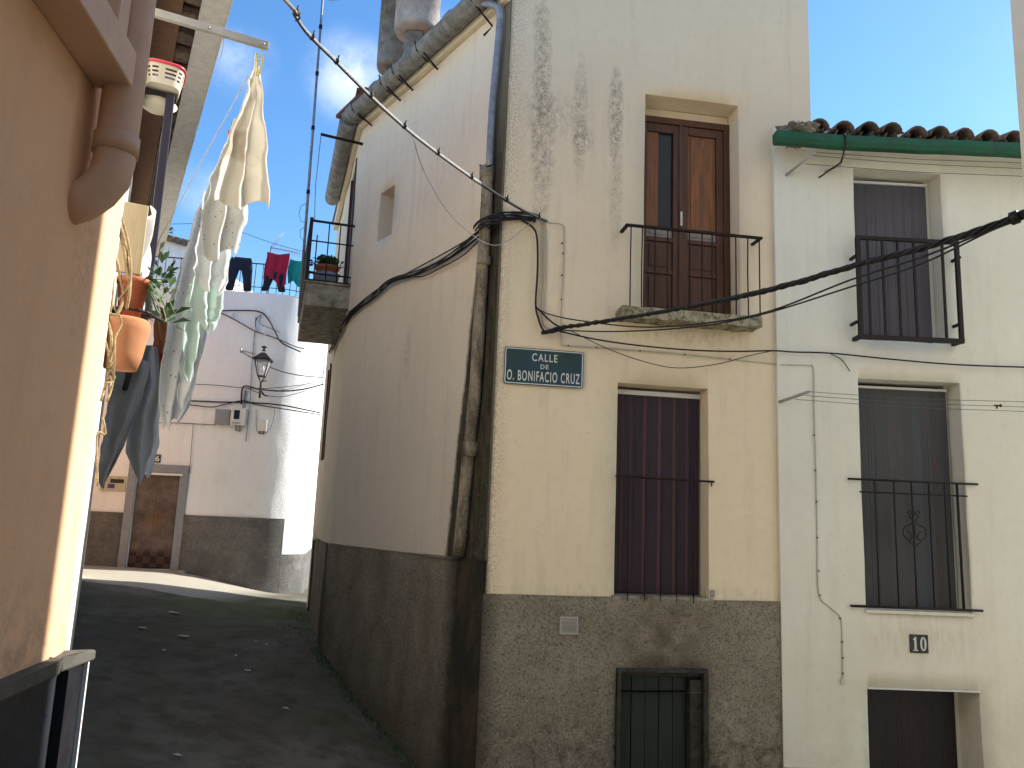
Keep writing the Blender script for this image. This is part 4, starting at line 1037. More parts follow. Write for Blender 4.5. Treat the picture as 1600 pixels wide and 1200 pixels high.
# pipe
pn = .085
def wp(px, py, n): return W1.P(px, py, n)
c1 = wp(207, 30, pn); c2 = wp(178, 262, pn)
um_ = (c1[0] + c2[0]) / 2
pipe = [(um_ + .0, pn, 5.6), (um_, pn, 4.2), (um_, pn, 3.2), (um_, pn, c2[2] + .02), (um_ - .005, pn - .006, c2[2] - .04), (um_ - .012, pn - .03, c2[2] - .085), (um_ - .02, pn - .065, c2[2] - .125), (um_ - .03, pn - .12, c2[2] - .155)]
part("downpipe", MB().tube(pipe, .060, 20), mat_salmon_pipe, lh, W1)
part("pipe_socket", MB().tube([(um_, pn, c2[2] + .04), (um_, pn, c2[2] + .10)], .066, 20), mat_salmon_pipe, lh, W1)
# timber gallery frame painted salmon
part("gallery_beam", MB().box(-2, 2.46, .0, .125, 2.87, 2.985), mat_salmon_wood, lh, W1, bevel=.006)
for u in (2.36, 1.9, 1.4, .9, .4): part("gallery_post", MB().box(u - .04, u + .04, .03, .10, 2.985, 4.3), mat_salmon_wood, lh, W1, bevel=.005)
part("gallery_panel", MB().box(-2, 2.40, .002, .03, 2.985, 4.3), mat_salmon, lh, W1)
# dark base with stone cap
mat_capst = simple("grey_stone_cap", (0.12, 0.115, 0.10), .8, .25, var=.4, sc=9, bump=.25)
mat_basedark = simple("dark_polished_base", (0.035, 0.04, 0.05), .35, .5, var=.5, sc=5, dark=(.015, .015, .018), bump=.1)
part("ledge", MB().box(-6, W1E - .12, -.01, .04, 1.09, 1.135).hexa([(W1E - .12, -.01, 1.095), (W1E + .02, -.01, 1.105), (W1E - .12, .04, 1.095), (W1E + .05, .08, 1.105), (W1E - .12, -.01, 1.135), (W1E + .02, -.01, 1.14), (W1E - .12, .04, 1.135), (W1E + .05, .08, 1.14)]), mat_capst, lh, W1, bevel=.008)
part("base", MB().box(-6, W1E - .10, -.01, .025, -.8, 1.092), mat_basedark, lh, W1)
mat_bk = simple("black_gap", (0.008, 0.008, 0.012), .6, .3, bump=0)
part("base", MB().box(W1E - .10, W1E + .02, -.01, .055, -.8, 1.10), mat_bk, lh, W1)  # solid black strip standing in for a dark recess
part("edge_strip", MB().box(W1E + .02, W1E + .032, .055, .068, -.8, 1.104), mat_rail_white, lh, W1)
# eaves on the alley wall: soffit, rafters, fascia
ez = 6.55
part("soffit", MB().box(-.2, 14.0, .0, .26, ez + .02, ez + .06), simple("brown_soffit", (0.26, 0.15, 0.10), .9, .2, var=.2), lh, W2)
part("soffit", MB().box(-.2, 14.0, .42, .66, ez + .0, ez + .04), simple("pale_soffit_board", (0.74, 0.73, 0.70), .8, .2, var=.25), lh, W2)
part("fascia", MB().box(-.2, 14.0, .66, .685, ez - .03, ez + .10), mat_offwhite, lh, W2, bevel=.004)
part("roof", MB().box(-.2, 14.0, -.1, .66, ez + .14, ez + .2), mat_tile_red, lh, W2)
for i in range(35):
    u = .0 + i * .4; part("rafter_tile", MB().box(u, u + .22, .26, .42, ez + .02, ez + .12), mat_tile, lh, W2, bevel=.02)
# washing line bracket + line
L_N, L_Z, L_U = .60, 4.24, 1.49
lb = thing("line_bracket", "pale metal angle bracket carrying the washing line off the salmon house", "bracket", W2.W(L_U, 0, L_Z))
part("angle_iron", MB().box(L_U - .025, L_U + .004, -.02, L_N + .03, L_Z + .0, L_Z + .045).box(L_U + .004, L_U + .04, -.02, L_N + .03, L_Z + .035, L_Z + .045), mat_alu, lb, W2, bevel=.002)
part("bolt", MB().tube([(L_U - .03, .30, L_Z + .02), (L_U - .02, .30, L_Z + .02)], .008, 6), mat_zinc, lb, W2); part("bolt", MB().tube([(L_U - .03, L_N, L_Z + .02), (L_U - .02, L_N, L_Z + .02)], .008, 6), mat_zinc, lb, W2)
part("hanging_thread", MB().tube([(L_U - .01, .38, L_Z + .0), (L_U - .012, .385, L_Z - .06), (L_U - .01, .378, L_Z - .13)], .003, 5), mat_cordw, lb, W2)
ln = thing("clothesline", "long cord carrying the white laundry along the salmon house", "clothesline", W2.W(L_U, L_N, L_Z))
part("cord", MB().tube(smooth_path([(L_U, L_N, L_Z), (3.4, L_N, L_Z - .06), (6, L_N, L_Z - .09), (8.8, L_N, L_Z - .02)], 6), .0045, 5), mat_cordw, ln, W2)
ln2 = thing("clothesline", "empty second cord in the sky between bracket and railing beside the laundry", "clothesline", W2.W(L_U, .5, L_Z))
part("cord", MB().tube([W2.P(388, 118, .56), W2.P(330, 225, .46), W2.P(250, 372, .26), W2.P(243, 392, .24)], .0035, 5), mat_cordw, ln2, W2)

# cloth on the line -------------------------------------------------------
def cloth_mat(name, c, pat=None, sc=14, c2=(.12, .13, .16), trans=.35):
    n = NM(name, .9, .1)
    col = n.mix(n.rng(n.noise(3, 4), .4, .7, 0, .25), c, tuple(x * .82 for x in c))
    if pat == 'dots':
        v = n.vor(sc); col = n.mix(n.rng(v, .16, .11, 0, .9), col, c2)
    if pat == 'print':
        v = n.noise(sc, 3, .5); col = n.mix(n.rng(v, .60, .64, 0, .85), col, c2)
    n.col(col); n.bump(n.noise(260, 2), .2, .001)
    # thin cloth lets some light through
    tr = n.t.nodes.new('ShaderNodeBsdfTranslucent'); n._in(tr.inputs[0], col); ms = n.t.nodes.new('ShaderNodeMixShader'); ms.inputs[0].default_value = trans
    out = n.t.nodes['Material Output']; n.L(n.b.outputs[0], ms.inputs[1]); n.L(tr.outputs[0], ms.inputs[2]); n.L(ms.outputs[0], out.inputs[0])
    return n.m
def cloth(name, label, cat, u0, u1, drop0, drop1, mat, fold=.05, folds=3, n=L_N, z=None, ph=0, taper=1.0, scallop=0, group="laundry hung along the salmon house", lean=0, fr=W2, hooks=(0, 1)):
    th = thing(name, label, cat, fr.W((u0 + u1) / 2, n, (L_Z if z is None else z) - drop0), group)
    zz = L_Z - .07 if z is None else z
    def f(a, b):
        u = u0 + (u1 - u0) * (.5 + (a - .5) * (1 - (1 - taper) * b))
        dr = drop0 + (drop1 - drop0) * a + scallop * math.sin(a * math.pi * 3 + ph)
        sag = .035 * math.sin(math.pi * a) * (1 - b)
        w = fold * (.25 + b) * math.sin(a * math.pi * 2 * folds + ph + b * 1.1) + fold * .5 * math.sin(a * 23 + b * 4 + ph) * b + .03 * nz((a * 3, b * 3, ph), 1.4)
        return (u + .02 * math.sin(b * 5 + ph) + .03 * b * nz((a * 4, b * 2, 9), 1), n + w + lean * b, zz - sag - dr * b)
    part("fabric", MB().grid(f, 56, 30), mat, th, fr, solid=.003, recalc=False)
    return th
mc_beige = cloth_mat("beige_sheet", (0.86, 0.82, 0.73), 'print', 2.3, (.60, .52, .42), .5)
mc_dots = cloth_mat("dotted_white_cloth", (0.82, 0.82, 0.79), 'dots', 26, (.2, .2, .24), .5)
mc_white = cloth_mat("white_cloth", (0.86, 0.87, 0.87), None, trans=.5)
mc_mint = cloth_mat("pale_mint_cloth", (0.74, 0.84, 0.79), None, trans=.5)
mc_floral = cloth_mat("floral_white_cloth", (0.85, 0.85, 0.85), 'dots', 17, (.3, .3, .4), .5)
mc_red = cloth_mat("red_cloth", (0.50, 0.06, 0.06), None, trans=.25)
mc_rust = cloth_mat("rust_brown_cloth", (0.42, 0.16, 0.07), None, trans=.25)
mc_grey = cloth_mat("grey_jersey", (0.36, 0.36, 0.36), None, trans=.25)
mc_grey2 = cloth_mat("pale_grey_jersey", (0.45, 0.46, 0.47), None, trans=.3)
mc_navy = cloth_mat("navy_denim", (0.02, 0.024, 0.04), None, trans=.02)
mc_shirt = cloth_mat("crimson_shirt", (0.36, 0.025, 0.06), None, trans=.2)
mc_teal = cloth_mat("teal_shirt", (0.02, 0.30, 0.29), None, trans=.2)
def drape(name, label, cat, u, rows, mat, fold=.04, folds=2.5, ph=0, group="laundry hung along the salmon house", off=0.0, tail=0):
    """cloth pegged by a corner: its outline rows (height, left, right) are laid on a plane square to the house wall"""
    q = W2.W(u, .3, 0); fr = Fr(q.x, q.y, 42); P_ = []
    for py, xl, xr in rows:
        (a, z), (b, z2) = fr.hit(xl, py), fr.hit(xr, py); P_.append((a, b, (z + z2) / 2))
    ww = 1.16
    P_ = [(a - (b - a) * (ww - 1) / 2, b + (b - a) * (ww - 1) / 2, z) for a, b, z in P_]
    th = thing(name, label, cat, fr.W((P_[-1][0] + P_[-1][1]) / 2, 0, P_[-1][2]), group)
    def prof(t):
        k = t * (len(P_) - 1); i = min(int(k), len(P_) - 2); f_ = k - i; f_ = f_ * f_ * (3 - 2 * f_) * .5 + f_ * .5
        return [P_[i][j] * (1 - f_) + P_[i + 1][j] * f_ for j in range(3)]
    def f(a, b):
        l, r, z = prof(b); w = r - l
        amp = min(fold, w * .13)
        n = amp * math.sin(a * 2 * math.pi * folds + ph + b * 1.6) + amp * .18 * math.sin(a * 2 * math.pi * folds * 1.7 + b * 4 + ph) + .05 * nz((a * 2, b * 3, ph + 4), 1.2) + off
        wob = .016 * nz((b * 7, a * 2, ph), 1.2) + w * .03 * nz((b * 4, ph, a), 1.5)
        dz = (.035 * math.sin(a * 2 * math.pi * folds * .7 + ph) + tail * (a - .5)) * b ** 4
        return (l + w * a + wob, n, z + dz)
    part("fabric", MB().grid(f, 48, 60), mat, th, fr, solid=.003, recalc=False)
    return th
drape("hanging_sheet", "beige sheet nearest the bracket, pegged by one corner", "sheet", 1.72, [(103, 399, 405), (140, 388, 406), (185, 372, 407), (230, 358, 406), (280, 345, 409), (322, 336, 410)], mc_beige, .05, 2.2, .4, tail=.10)
drape("hanging_sheet", "dotted white cloth with dark printed streaks left of the beige sheet", "cloth", 2.2, [(187, 367, 373), (230, 353, 383), (290, 334, 387), (340, 322, 386), (398, 322, 373)], mc_dots, .05, 2.3, 2, tail=.12)
drape("hanging_sheet", "plain white towel with rounded lower end under the dotted cloth", "towel", 2.7, [(262, 338, 344), (320, 318, 352), (390, 306, 362), (430, 302, 357), (452, 312, 345)], mc_white, .06, 2.5, 1)
drape("hanging_sheet", "thin pale cloth along the left edge of the laundry", "sheet", 3.9, [(290, 331, 336), (350, 306, 330), (420, 282, 312), (490, 264, 300), (560, 256, 284), (600, 252, 276)], cloth_mat("grey_beige_cloth", (0.84, 0.83, 0.78), None, trans=.5), .05, 2.2, .9)
drape("hanging_shirt", "pale mint garment hanging in the middle of the laundry, pointed at the bottom", "shirt", 2.9, [(400, 312, 338), (440, 306, 343), (478, 300, 342), (500, 312, 338), (516, 324, 330)], mc_mint, .05, 1.8, 3)
drape("hanging_shirt", "second mint garment lower left of the pointed mint one", "shirt", 3.2, [(446, 300, 322), (480, 290, 318), (520, 286, 314), (560, 288, 306), (590, 292, 300)], mc_mint, .06, 1.8, 5)
drape("hanging_sheet", "long floral white sheet hanging lowest of all the laundry", "sheet", 3.5, [(286, 331, 338), (340, 308, 340), (420, 284, 328), (500, 266, 322), (570, 252, 308), (630, 249, 294), (664, 256, 276)], mc_floral, .06, 2.6, .2, tail=.1)
drape("hanging_sheet", "white pillowcase at the right of the floral sheet", "cloth", 3.3, [(520, 286, 312), (560, 288, 310), (600, 282, 301), (632, 277, 296)], mc_white, .06, 1.6, 2)
drape("hanging_towel", "rust brown towel in the shade left of the floral sheet", "towel", 6.4, [(480, 246, 262), (530, 240, 264), (580, 232, 256), (640, 227, 240)], mc_rust, .05, 1.6, 1)
drape("hanging_towel", "small red cloth tucked between rust towel and floral sheet", "cloth", 6.0, [(552, 250, 262), (580, 248, 262), (622, 246, 256)], mc_red, .04, 1.6, 2)
def trousers(label, fr, u, n, ztop, w, h, mat, group=None, yaw=0, th_=.05, flare=1.0, cat="trousers"):
    t = thing("hanging_trousers", label, cat, fr.W(u, n, ztop - h), group)
    mb = MB()
    def ring(cu, cz, ru, rn, k=14): return [(cu + ru * math.cos(2 * math.pi * i / k), n + rn * math.sin(2 * math.pi * i / k) + .012 * math.sin(cz * 9 + i), cz) for i in range(k)]
    def loft(rs, k=14):
        vs = [v for r in rs for v in r]; fs = []
        for a in range(len(rs) - 1):
            for i in range(k): j = (i + 1) % k; fs.append((a * k + i, a * k + j, (a + 1) * k + j, (a + 1) * k + i))
        fs += [tuple(range(k)), tuple(len(vs) - k + i for i in range(k))]
        mb.add(vs, fs, 0, True)
    crotch = ztop - h * .34
    loft([ring(u, ztop, w * .42, th_ * .4), ring(u, ztop - h * .12, w * .48, th_ * .8), ring(u, ztop - h * .25, w * .5, th_), ring(u, crotch, w * .5, th_), ring(u, crotch - .03, w * .44, th_ * .6)])
    for s in (-1, 1):
        loft([ring(u + s * w * .25, ztop - h * .22, w * .25, th_ * .8), ring(u + s * w * .27, crotch, w * .245, th_), ring(u + s * w * .33, ztop - h * .65, w * .19, th_ * .9), ring(u + s * w * .38 * flare, ztop - h, w * .17, th_ * .8)])
    part("fabric", mb, mat, t, fr)
    return t
gl = "laundry hung along the salmon house"
drape("hanging_trousers", "dark grey trousers leg nearest the salmon wall below the terracotta pots", "trousers", 4.6, [(560, 176, 232), (600, 172, 226), (650, 166, 212), (700, 158, 192), (757, 151, 166)], mc_grey, .05, 1.5, 1.2)
drape("hanging_trousers", "grey trousers leg hanging left of door number 6", "trousers", 4.9, [(540, 226, 246), (600, 212, 246), (660, 200, 238), (710, 200, 232), (752, 214, 224)], mc_grey2, .05, 1.5, 2.2)
drape("hanging_shirt", "pale grey sleeve behind the grey trousers leg", "shirt", 5.4, [(600, 236, 250), (660, 230, 248), (705, 226, 244), (742, 224, 234)], mc_white, .04, 1.5, .2)
# pegs
def peg(label, u, mat, z=L_Z - .05, n=L_N):
    t = thing("clothes_peg", label, "clothes peg", W2.W(u, n, z - .05), "clothes pegs on the laundry line")
    for s in (-1, 1):
        part("peg_half", MB().hexa([(u - .006, n + s * .003, z - .06), (u + .006, n + s * .003, z - .06), (u - .006, n + s * .011, z - .06), (u + .006, n + s * .011, z - .06), (u - .006, n + s * .016, z + .055), (u + .006, n + s * .016, z + .055), (u - .006, n + s * .026, z + .055), (u + .006, n + s * .026, z + .055)]), mat, t, W2)
mp_y = simple("yellow_peg", (0.75, 0.68, 0.25), .4, .4, bump=0); mp_g = simple("green_peg", (0.08, 0.5, 0.18), .4, .4, bump=0); mp_r = simple("red_peg", (0.6, 0.04, 0.04), .4, .4, bump=0)
peg("yellow peg at the top of the beige sheet", 1.56, mp_y); peg("pale yellow peg beside the first yellow one", 1.60, mp_y)
peg("green peg between the beige and dotted cloths", 2.52, mp_g); peg("upper red peg just below the green peg", 2.66, mp_r); peg("lower red peg halfway down the line of laundry", 3.42, mp_r)

# near balcony railing, basket, pots, ropes -------------------------------------
nb = thing("window_balcony", "narrow black iron balcony railing seen end-on along the salmon house", "balcony", W2.W(1.3, .15, 2.4))
RN = .155
pu = W2.uz(251, 300, RN)[0]
pw = W2.W(pu, RN, 0)
def zpy(px, py, P): d = ray(px, py); return 1.6 + d.z * P.y / d.y
zT = zpy(262, 152, pw); zB = zpy(232, 488, pw)
part("top_rail", MB().box(pu - .04, pu + 6.5, RN - .02, RN + .02, zT - .03, zT).box(pu - .04, pu, -.02, RN - .02, zT - .03, zT), mat_iron, nb, W2)
part("bottom_rail", MB().box(pu - .04, pu + 6.5, RN - .02, RN + .02, zB, zB + .03), mat_iron, nb, W2)
for i in range(50): part("bar", MB().box(pu + .13 * i - .01, pu + .13 * i + .01, RN - .012, RN + .012, zB + .03, zT - .03), mat_iron, nb, W2)
part("end_post", MB().box(pu - .045, pu - .01, RN - .03, RN + .012, zB - .02, zT), simple("blue_black_post", (0.02, 0.018, 0.045), .45, .5, bump=0), nb, W2, bevel=.004)
# basket
bk = thing("plastic_basket", "white plastic basket with red rim on top of the black balcony railing", "basket", W2.W(pu, RN, zT))
bu, bn_ = pu, .105
def bask(z, a, ru, rn): return (bu + ru * (abs(math.cos(a)) ** .5) * math.copysign(1, math.cos(a)), bn_ + rn * (abs(math.sin(a)) ** .5) * math.copysign(1, math.sin(a)), z)
K = 48
def bf(a, b): return bask(zT + .01 + .105 * b, 2 * math.pi * a, .104 + .020 * b, .078 + .018 * b)
mb = MB(); mb.grid(bf, K, 10, skip=lambda i, j: j in (3, 5, 7) and i % 4 != 0, sm=False); mb.add([bask(zT + .012, 2 * math.pi * k / K, .104, .078) for k in range(K)], [tuple(range(K))])
part("basket_body", mb, mat_basket, bk, W2, solid=.004)
part("basket_rim", MB().tube([bask(zT + .118, 2 * math.pi * k / 32, .126, .098) for k in range(33)], .009, 6), mat_redplastic, bk, W2)
part("basket_contents", MB().box(bu - .08, bu + .05, bn_ - .05, bn_ + .06, zT + .014, zT + .07), simple("mixed_pegs", (0.42, .25, .08), .6, .3, var=.9, sc=60, dark=(.1, .2, .4)), bk, W2, bevel=.01)
pl = thing("plastic_bowl", "white plastic bowl hanging just under the basket", "bowl", W2.W(bu + .05, .1, zT - .1))
part("bowl", MB().lathe(bu + .06, .09, [(.0, zT - .065), (.06, zT - .062), (.10, zT - .03), (.097, zT - .03), (.05, zT - .055), (0, zT - .058)], 20), mat_basket, pl, W2)
# board box and white panel
def wpt(px, py, n): return W2.P(px, py, n)
bu_ = .62
def zat(px, py, u, n=.08): return zpy(px, py, W2.W(u, n, 0))
zb1 = zat(210, 320, bu_); zb0 = zat(205, 428, bu_)
bb = thing("board_planter", "pale wooden board box on the salmon wall above the reddish pot", "planter", W2.W(bu_, .03, zb0))
part("front_board", MB().box(bu_, bu_ + .02, .0, .095, zb0, zb1), mat_board, bb, W2, bevel=.003)
part("side_board", MB().box(bu_ + .02, bu_ + .30, .078, .095, zb0, zb1 + .0), mat_board, bb, W2, bevel=.003)
wbd = thing("draped_cloth", "narrow white cloth draped beside the pale board box", "cloth", W2.W(bu_ + .1, .1, zb0 - .05))
def wf(a, b): return (bu_ + .02 + .22 * a, .10 + .022 * math.sin(b * 6 + a * 5) + .012 * a, zb1 + .01 - (zb1 - zb0 + .12 + .05 * math.sin(a * 4)) * b)
part("fabric", MB().grid(wf, 12, 24), mc_white, wbd, W2, solid=.004)
# pots
pu1 = .60
zr0 = zat(208, 497, pu1); zr1 = zat(208, 437, pu1)
pt = thing("flower_pot", "reddish terracotta pot with spiky plant held in a black ring on the salmon wall", "flower pot", W2.W(pu1, .08, zr0))
cwp = W2.W(pu1, .075, 0)
pot(pt, pu1, .072, zr0, .060, zr1 - zr0, mat_terra, W2)
part("pot_ring", MB().tube([(pu1 + .082 * math.cos(a * math.pi / 10), .075 + .082 * math.sin(a * math.pi / 10), zr0 + .02) for a in range(21)], .007, 6).tube([(pu1, .0, zr0 + .02), (pu1, .16, zr0 + .02), (pu1 + .02, .20, zr0 + .01)], .008, 6), mat_iron, pt, W2)
mb = MB()
rnd = random.Random(5)
for i in range(26):     # arching strap leaves
    a = rnd.uniform(-1.3, 1.9); L = rnd.uniform(.10, .24); w = .006; up = rnd.uniform(.3, 1.1)
    d = Vector((math.sin(a) * .8, abs(math.cos(a)) * .9 + .1, 0)); base = Vector((pu1 + .02, .10, zr1 - .02)); s = Vector((-d.y, d.x, 0)).normalized() * w
    pts = [base + d * L * t + Vector((0, 0, L * (up * t - 1.15 * t * t))) for t in (0, .25, .5, .75, 1)]
    for k in range(4):
        w0 = 1 - (k / 4) ** 2; w1 = 1 - ((k + 1) / 4) ** 2
        mb.quad(pts[k] - s * w0, pts[k] + s * w0, pts[k + 1] + s * max(w1, .05), pts[k + 1] - s * max(w1, .05))
ellip_leaves(mb, (pu1 + .15, .17, zr1 - .02), 22, (.10, .07, .12), .06, .014, seedv=8)
part("foliage", mb, mat_leaf, pt, W2, weld=False, recalc=False)
zs0 = zat(195, 578, .5); zs1 = zat(200, 500, .5)
pt2 = thing("flower_pot", "large pale terracotta pot hanging lowest on the salmon wall in half sun", "flower pot", W2.W(.5, .07, zs0))
part("pot", MB().lathe(.50, .062, [(0, zs0), (.060, zs0), (.075, zs0 + .06), (.082, zs0 + (zs1 - zs0) * .55), (.09, zs1 - .045), (.092, zs1 - .015), (.08, zs1), (.06, zs1 + .004), (0, zs1 - .02)], 24), mat_terra2, pt2, W2)
lp_ = thing("climbing_plant", "dark leafy plant spilling past the black balcony railing", "plant", W2.W(1.6, .2, zB))
mb = MB(); ellip_leaves(mb, (1.75, .21, zat(245, 440, 1.75)), 34, (.18, .07, .2), .075, .016, seedv=12); ellip_leaves(mb, (1.6, .25, zat(240, 500, 1.6)), 16, (.1, .06, .1), .09, .025, seedv=14)
part("foliage", mb, mat_leaf_dk, lp_, W2, weld=False, recalc=False)
# ropes
rp_ = thing("rope_bundle", "tangle of beige ropes hanging down the corner of the salmon house", "rope", W2.W(.15, .04, 1.9))
def rope(pts, r, n=.0):
    P_ = []
    for (px, py) in pts:
        dd = ray(px, py); u_ = .26; q = W2.W(u_, .02, 0)
        # place on a short vertical plane square to the wall at u=.26
        fx_ = Fr(q.x, q.y, 63)
        uu, z_ = fx_.hit(px, py, 0); w_ = fx_.W(uu, 0, z_); P_.append((w_.x + random.uniform(-.006, .006), -w_.y + random.uniform(-.02, .02), w_.z))
    part("rope", MB().tube(smooth_path(P_, 5), r, 7, jit=.12), mat_rope, rp_)
rope([(168, 338), (160, 380), (166, 430), (158, 470), (170, 505), (178, 540), (172, 580), (160, 628)], .007 * .72)
rope([(176, 325), (178, 380), (188, 430), (196, 462), (186, 492), (168, 486), (172, 455), (176, 420)], .008 * .72)
rope([(182, 322), (190, 370), (202, 425), (206, 455), (196, 482)], .008 * .72)
rope([(186, 320), (197, 370), (205, 420), (200, 450), (188, 470)], .006 * .72)
rope([(172, 330), (170, 360), (163, 400), (160, 440), (172, 470), (184, 500), (180, 530), (182, 570), (175, 600), (170, 628)], .006 * .72)
rope([(179, 322), (184, 360), (192, 400), (202, 440)], .009 * .72)
rope([(164, 350), (170, 400), (180, 440), (178, 480), (164, 520), (166, 560), (165, 620)], .005 * .72)
for i in range(7): rope([(172 + i * .6, 548 + i * 8), (178 - i * .4, 556 + i * 8), (170, 560 + i * 8)], .005 * .72)
rope([(158, 652), (163, 664), (160, 678), (156, 682), (154, 760)], .006 * .72)

# ------------------------------------------------------------------ white house at the end of the alley
wh = thing("alley_end_house", "whitewashed house with rounded corner and roof terrace closing the alley", "house", WH.W(0, 0, .3))
UC, RR = 2.22, 1.0
def path(s):
    """plan of the wall: straight, then round the corner"""
    if s < UC: return (s, 0.0, 0.0, 1.0)
    a = (s - UC) / RR
    if a < R(95): return (UC + RR * math.sin(a), -RR + RR * math.cos(a), math.sin(a), math.cos(a))
    e = (s - UC) - RR * R(95); a = R(95); return (UC + RR * math.sin(a) + e * math.cos(a), -RR + RR * math.cos(a) - e * math.sin(a), math.sin(a), math.cos(a))
SEND = UC + RR * R(95) + 5
def pw_(s, off, z):
    u, n, nu, nn = path(s); return (u + nu * off, n + nn * off, z)
Dr = (-.30, .60, .32, 2.34)
Dr2 = (-2.35, -1.45, .4, 2.3)
mb0 = wall(WH, -9, UC, -.6, 6.46, [(*Dr, .18), (*Dr2, .15)], seed=51, jit=.02, step=.2)
part("wall", mb0, mat_white, wh, WH)
mb = MB(); mb.grid(lambda a, b: pw_(UC + (SEND - UC) * a, .012 * nz((a * 30, 0, b * 14), 1) * (a > 0), -.6 + 7.06 * b), 70, 60); part("wall", mb, mat_white, wh, WH)
mb = MB(); mb.grid(lambda a, b: pw_(-9 + (SEND + 9) * a, -.22 * b + .01, 6.46 + .02 * (b > .5)), 100, 2); mb.grid(lambda a, b: pw_(-9 + (SEND + 9) * a, -.22, 6.2 + .27 * b), 100, 1); part("parapet_cap", mb, mat_white, wh, WH)
mb = MB(); mb.add([pw_(-9 + (SEND + 9) * i / 60, -.2, 6.25) for i in range(61)] + [(-9, -8, 6.25)], [tuple(range(62))]); part("terrace_floor", mb, mat_conc, wh, WH)
part("wall", MB().box(-9.0, -8.9, -8, -.02, -.6, 6.4), mat_white, wh, WH)
def plin(z):
    pass
mb = MB()
mb1 = wall(WH, -9, UC, -.6, 1.46, [(Dr[0] - .16, Dr[1] + .16, -.6, 1.46, .02), (Dr2[0] - .16, Dr2[1] + .2, -.6, 1.46, .02)], n0=.03, jit=.015, seed=55, step=.16, rim=1)
mb1.quad((-9, .03, 1.46), (UC, .03, 1.46), (UC, -.02, 1.465), (-9, -.02, 1.465))
part("plinth", mb1, mat_pl_white, wh, WH)
SS = 2.86
mb = MB(); mb.grid(lambda a, b: pw_(UC + (SS - UC) * a, .03 + .01 * nz((a * 9, 0, b * 14), 1), -.6 + 2.06 * b), 8, 20)
mb.grid(lambda a, b: pw_(UC + (SS - UC) * a, .035 - .05 * b, 1.455 + .01 * b), 8, 1); mb.grid(lambda a, b: pw_(SS, .035 - .05 * b, .7 + .76 * a), 4, 1)
mb.grid(lambda a, b: pw_(SS + (SEND - SS) * a, .03 + .012 * nz((a * 40, 0, b * 9), 1), -.6 + 1.3 * b), 50, 16); mb.grid(lambda a, b: pw_(SS + (SEND - SS) * a, .035 - .05 * b, .695 + .01 * b), 50, 1)
part("plinth", mb, mat_pl_white, wh, WH)
# door with painted grey surround
mat_surr = simple("grey_painted_surround", (0.27, 0.29, 0.32), .8, .2, var=.2, sc=6)
part("door_surround", MB().box(Dr[0] - .17, Dr[1] + .17, .0, .04, Dr[3], Dr[3] + .17).box(Dr[0] - .17, Dr[0], .0, .04, .3, Dr[3]).box(Dr[1], Dr[1] + .17, .0, .04, 1.40, Dr[3]).box(Dr[1], Dr[1] + .17, .0, .035, .3, 1.40), mat_surr, wh, WH, bevel=.006)
part("door_surround", MB().box(Dr2[0] - .1, Dr2[1] + .2, .0, .04, 2.3, 2.5).box(Dr2[1], Dr2[1] + .2, .0, .04, .35, 2.3), mat_surr, wh, WH, bevel=.006)
part("door", MB().box(Dr2[0], Dr2[1], -.14, -.10, .4, 2.3), mat_wood, wh, WH)
part("door_back", MB().box(Dr[0] - .02, Dr[1] + .02, -.2, -.17, .3, 2.36), mat_dark, wh, WH)
part("doorstep", MB().box(Dr[0] - .1, Dr[1] + .35, -.1, .22, .12, .31), mat_conc, wh, WH, bevel=.02)
dc = thing("door_curtain", "brown bamboo blind with amber patch in the doorway of number 6", "curtain", WH.W(.15, -.05, .33))
def bamb():
    n = NM("brown_bamboo_blind", .7, .2)
    c = n.mix(n.rng(n.noise(3, 5, .6), .4, .62), (0.10, 0.078, 0.066), (0.17, 0.135, 0.12))
    c = n.mix(n.math('MULTIPLY', n.spot(.18, 1.35, .28, .25), .5), c, (0.22, 0.12, 0.045))
    c = n.mix(n.rng(n.Z, .75, .62), c, (0.045, 0.025, 0.022))
    ck = n.t.nodes.new('ShaderNodeTexChecker'); ck.inputs['Scale'].default_value = 7; n.L(n.co, ck.inputs[0]); c = n.mix(n.math('MULTIPLY', ck.outputs['Fac'], .3), c, (.17, .12, .11))
    n.col(c); return n.m
part("curtain_strip", strands(WH, Dr[0] + .01, Dr[1] - .01, .34, 2.27, -.05, .028, .004, None, lambda k: 0), bamb(), dc, WH, label="row of hanging bamboo strips")
part("curtain_rail", MB().box(Dr[0] + .0, Dr[1] + .06, -.04, .06, 2.28, 2.33), mat_rail_white, dc, WH, bevel=.005)
# number 6, gas-company style plate, meter boxes
a0, z1_ = WH.uz(242, 710, .02); a1, z0_ = WH.uz(250, 723, .02)
n6 = thing("house_number", "small dark plate with white number 6 above the bamboo blind", "house number", WH.W(a0, .01, z0_))
part("plate", MB().box(a0, a1, .0, .02, z0_, z1_), mat_numdark, n6, WH); part("lettering", text_mesh("6", WH, a0 + .02, a1 - .02, z0_ + .025, z1_ - .025, .022, bold=.02), mat_enamel_white, n6, WH, recalc=False)
a0, z1_ = WH.uz(158, 743, .03); a1, z0_ = WH.uz(195, 768, .03)
pq = thing("wall_plate", "cream plate with dark panel and blue print left of door number 6", "sign", WH.W(a0, .01, z0_))
part("plate", MB().box(a0, a1, .0, .03, z0_, z1_), simple("cream_plate", (0.50, 0.47, 0.33), .5, .3), pq, WH, bevel=.004)
part("dark_panel", MB().box(a0 + .2, a1 - .04, .03, .034, z0_ + .17, z1_ - .06), mat_greywood, pq, WH); part("blue_print", MB().box(a0 + .16, a0 + .30, .03, .034, z0_ + .06, z0_ + .15), simple("blue_print", (0.04, 0.06, 0.25), .5, .3), pq, WH)
a0, z1_ = WH.uz(337, 639, .1); a1, z0_ = WH.uz(358, 664, .1)
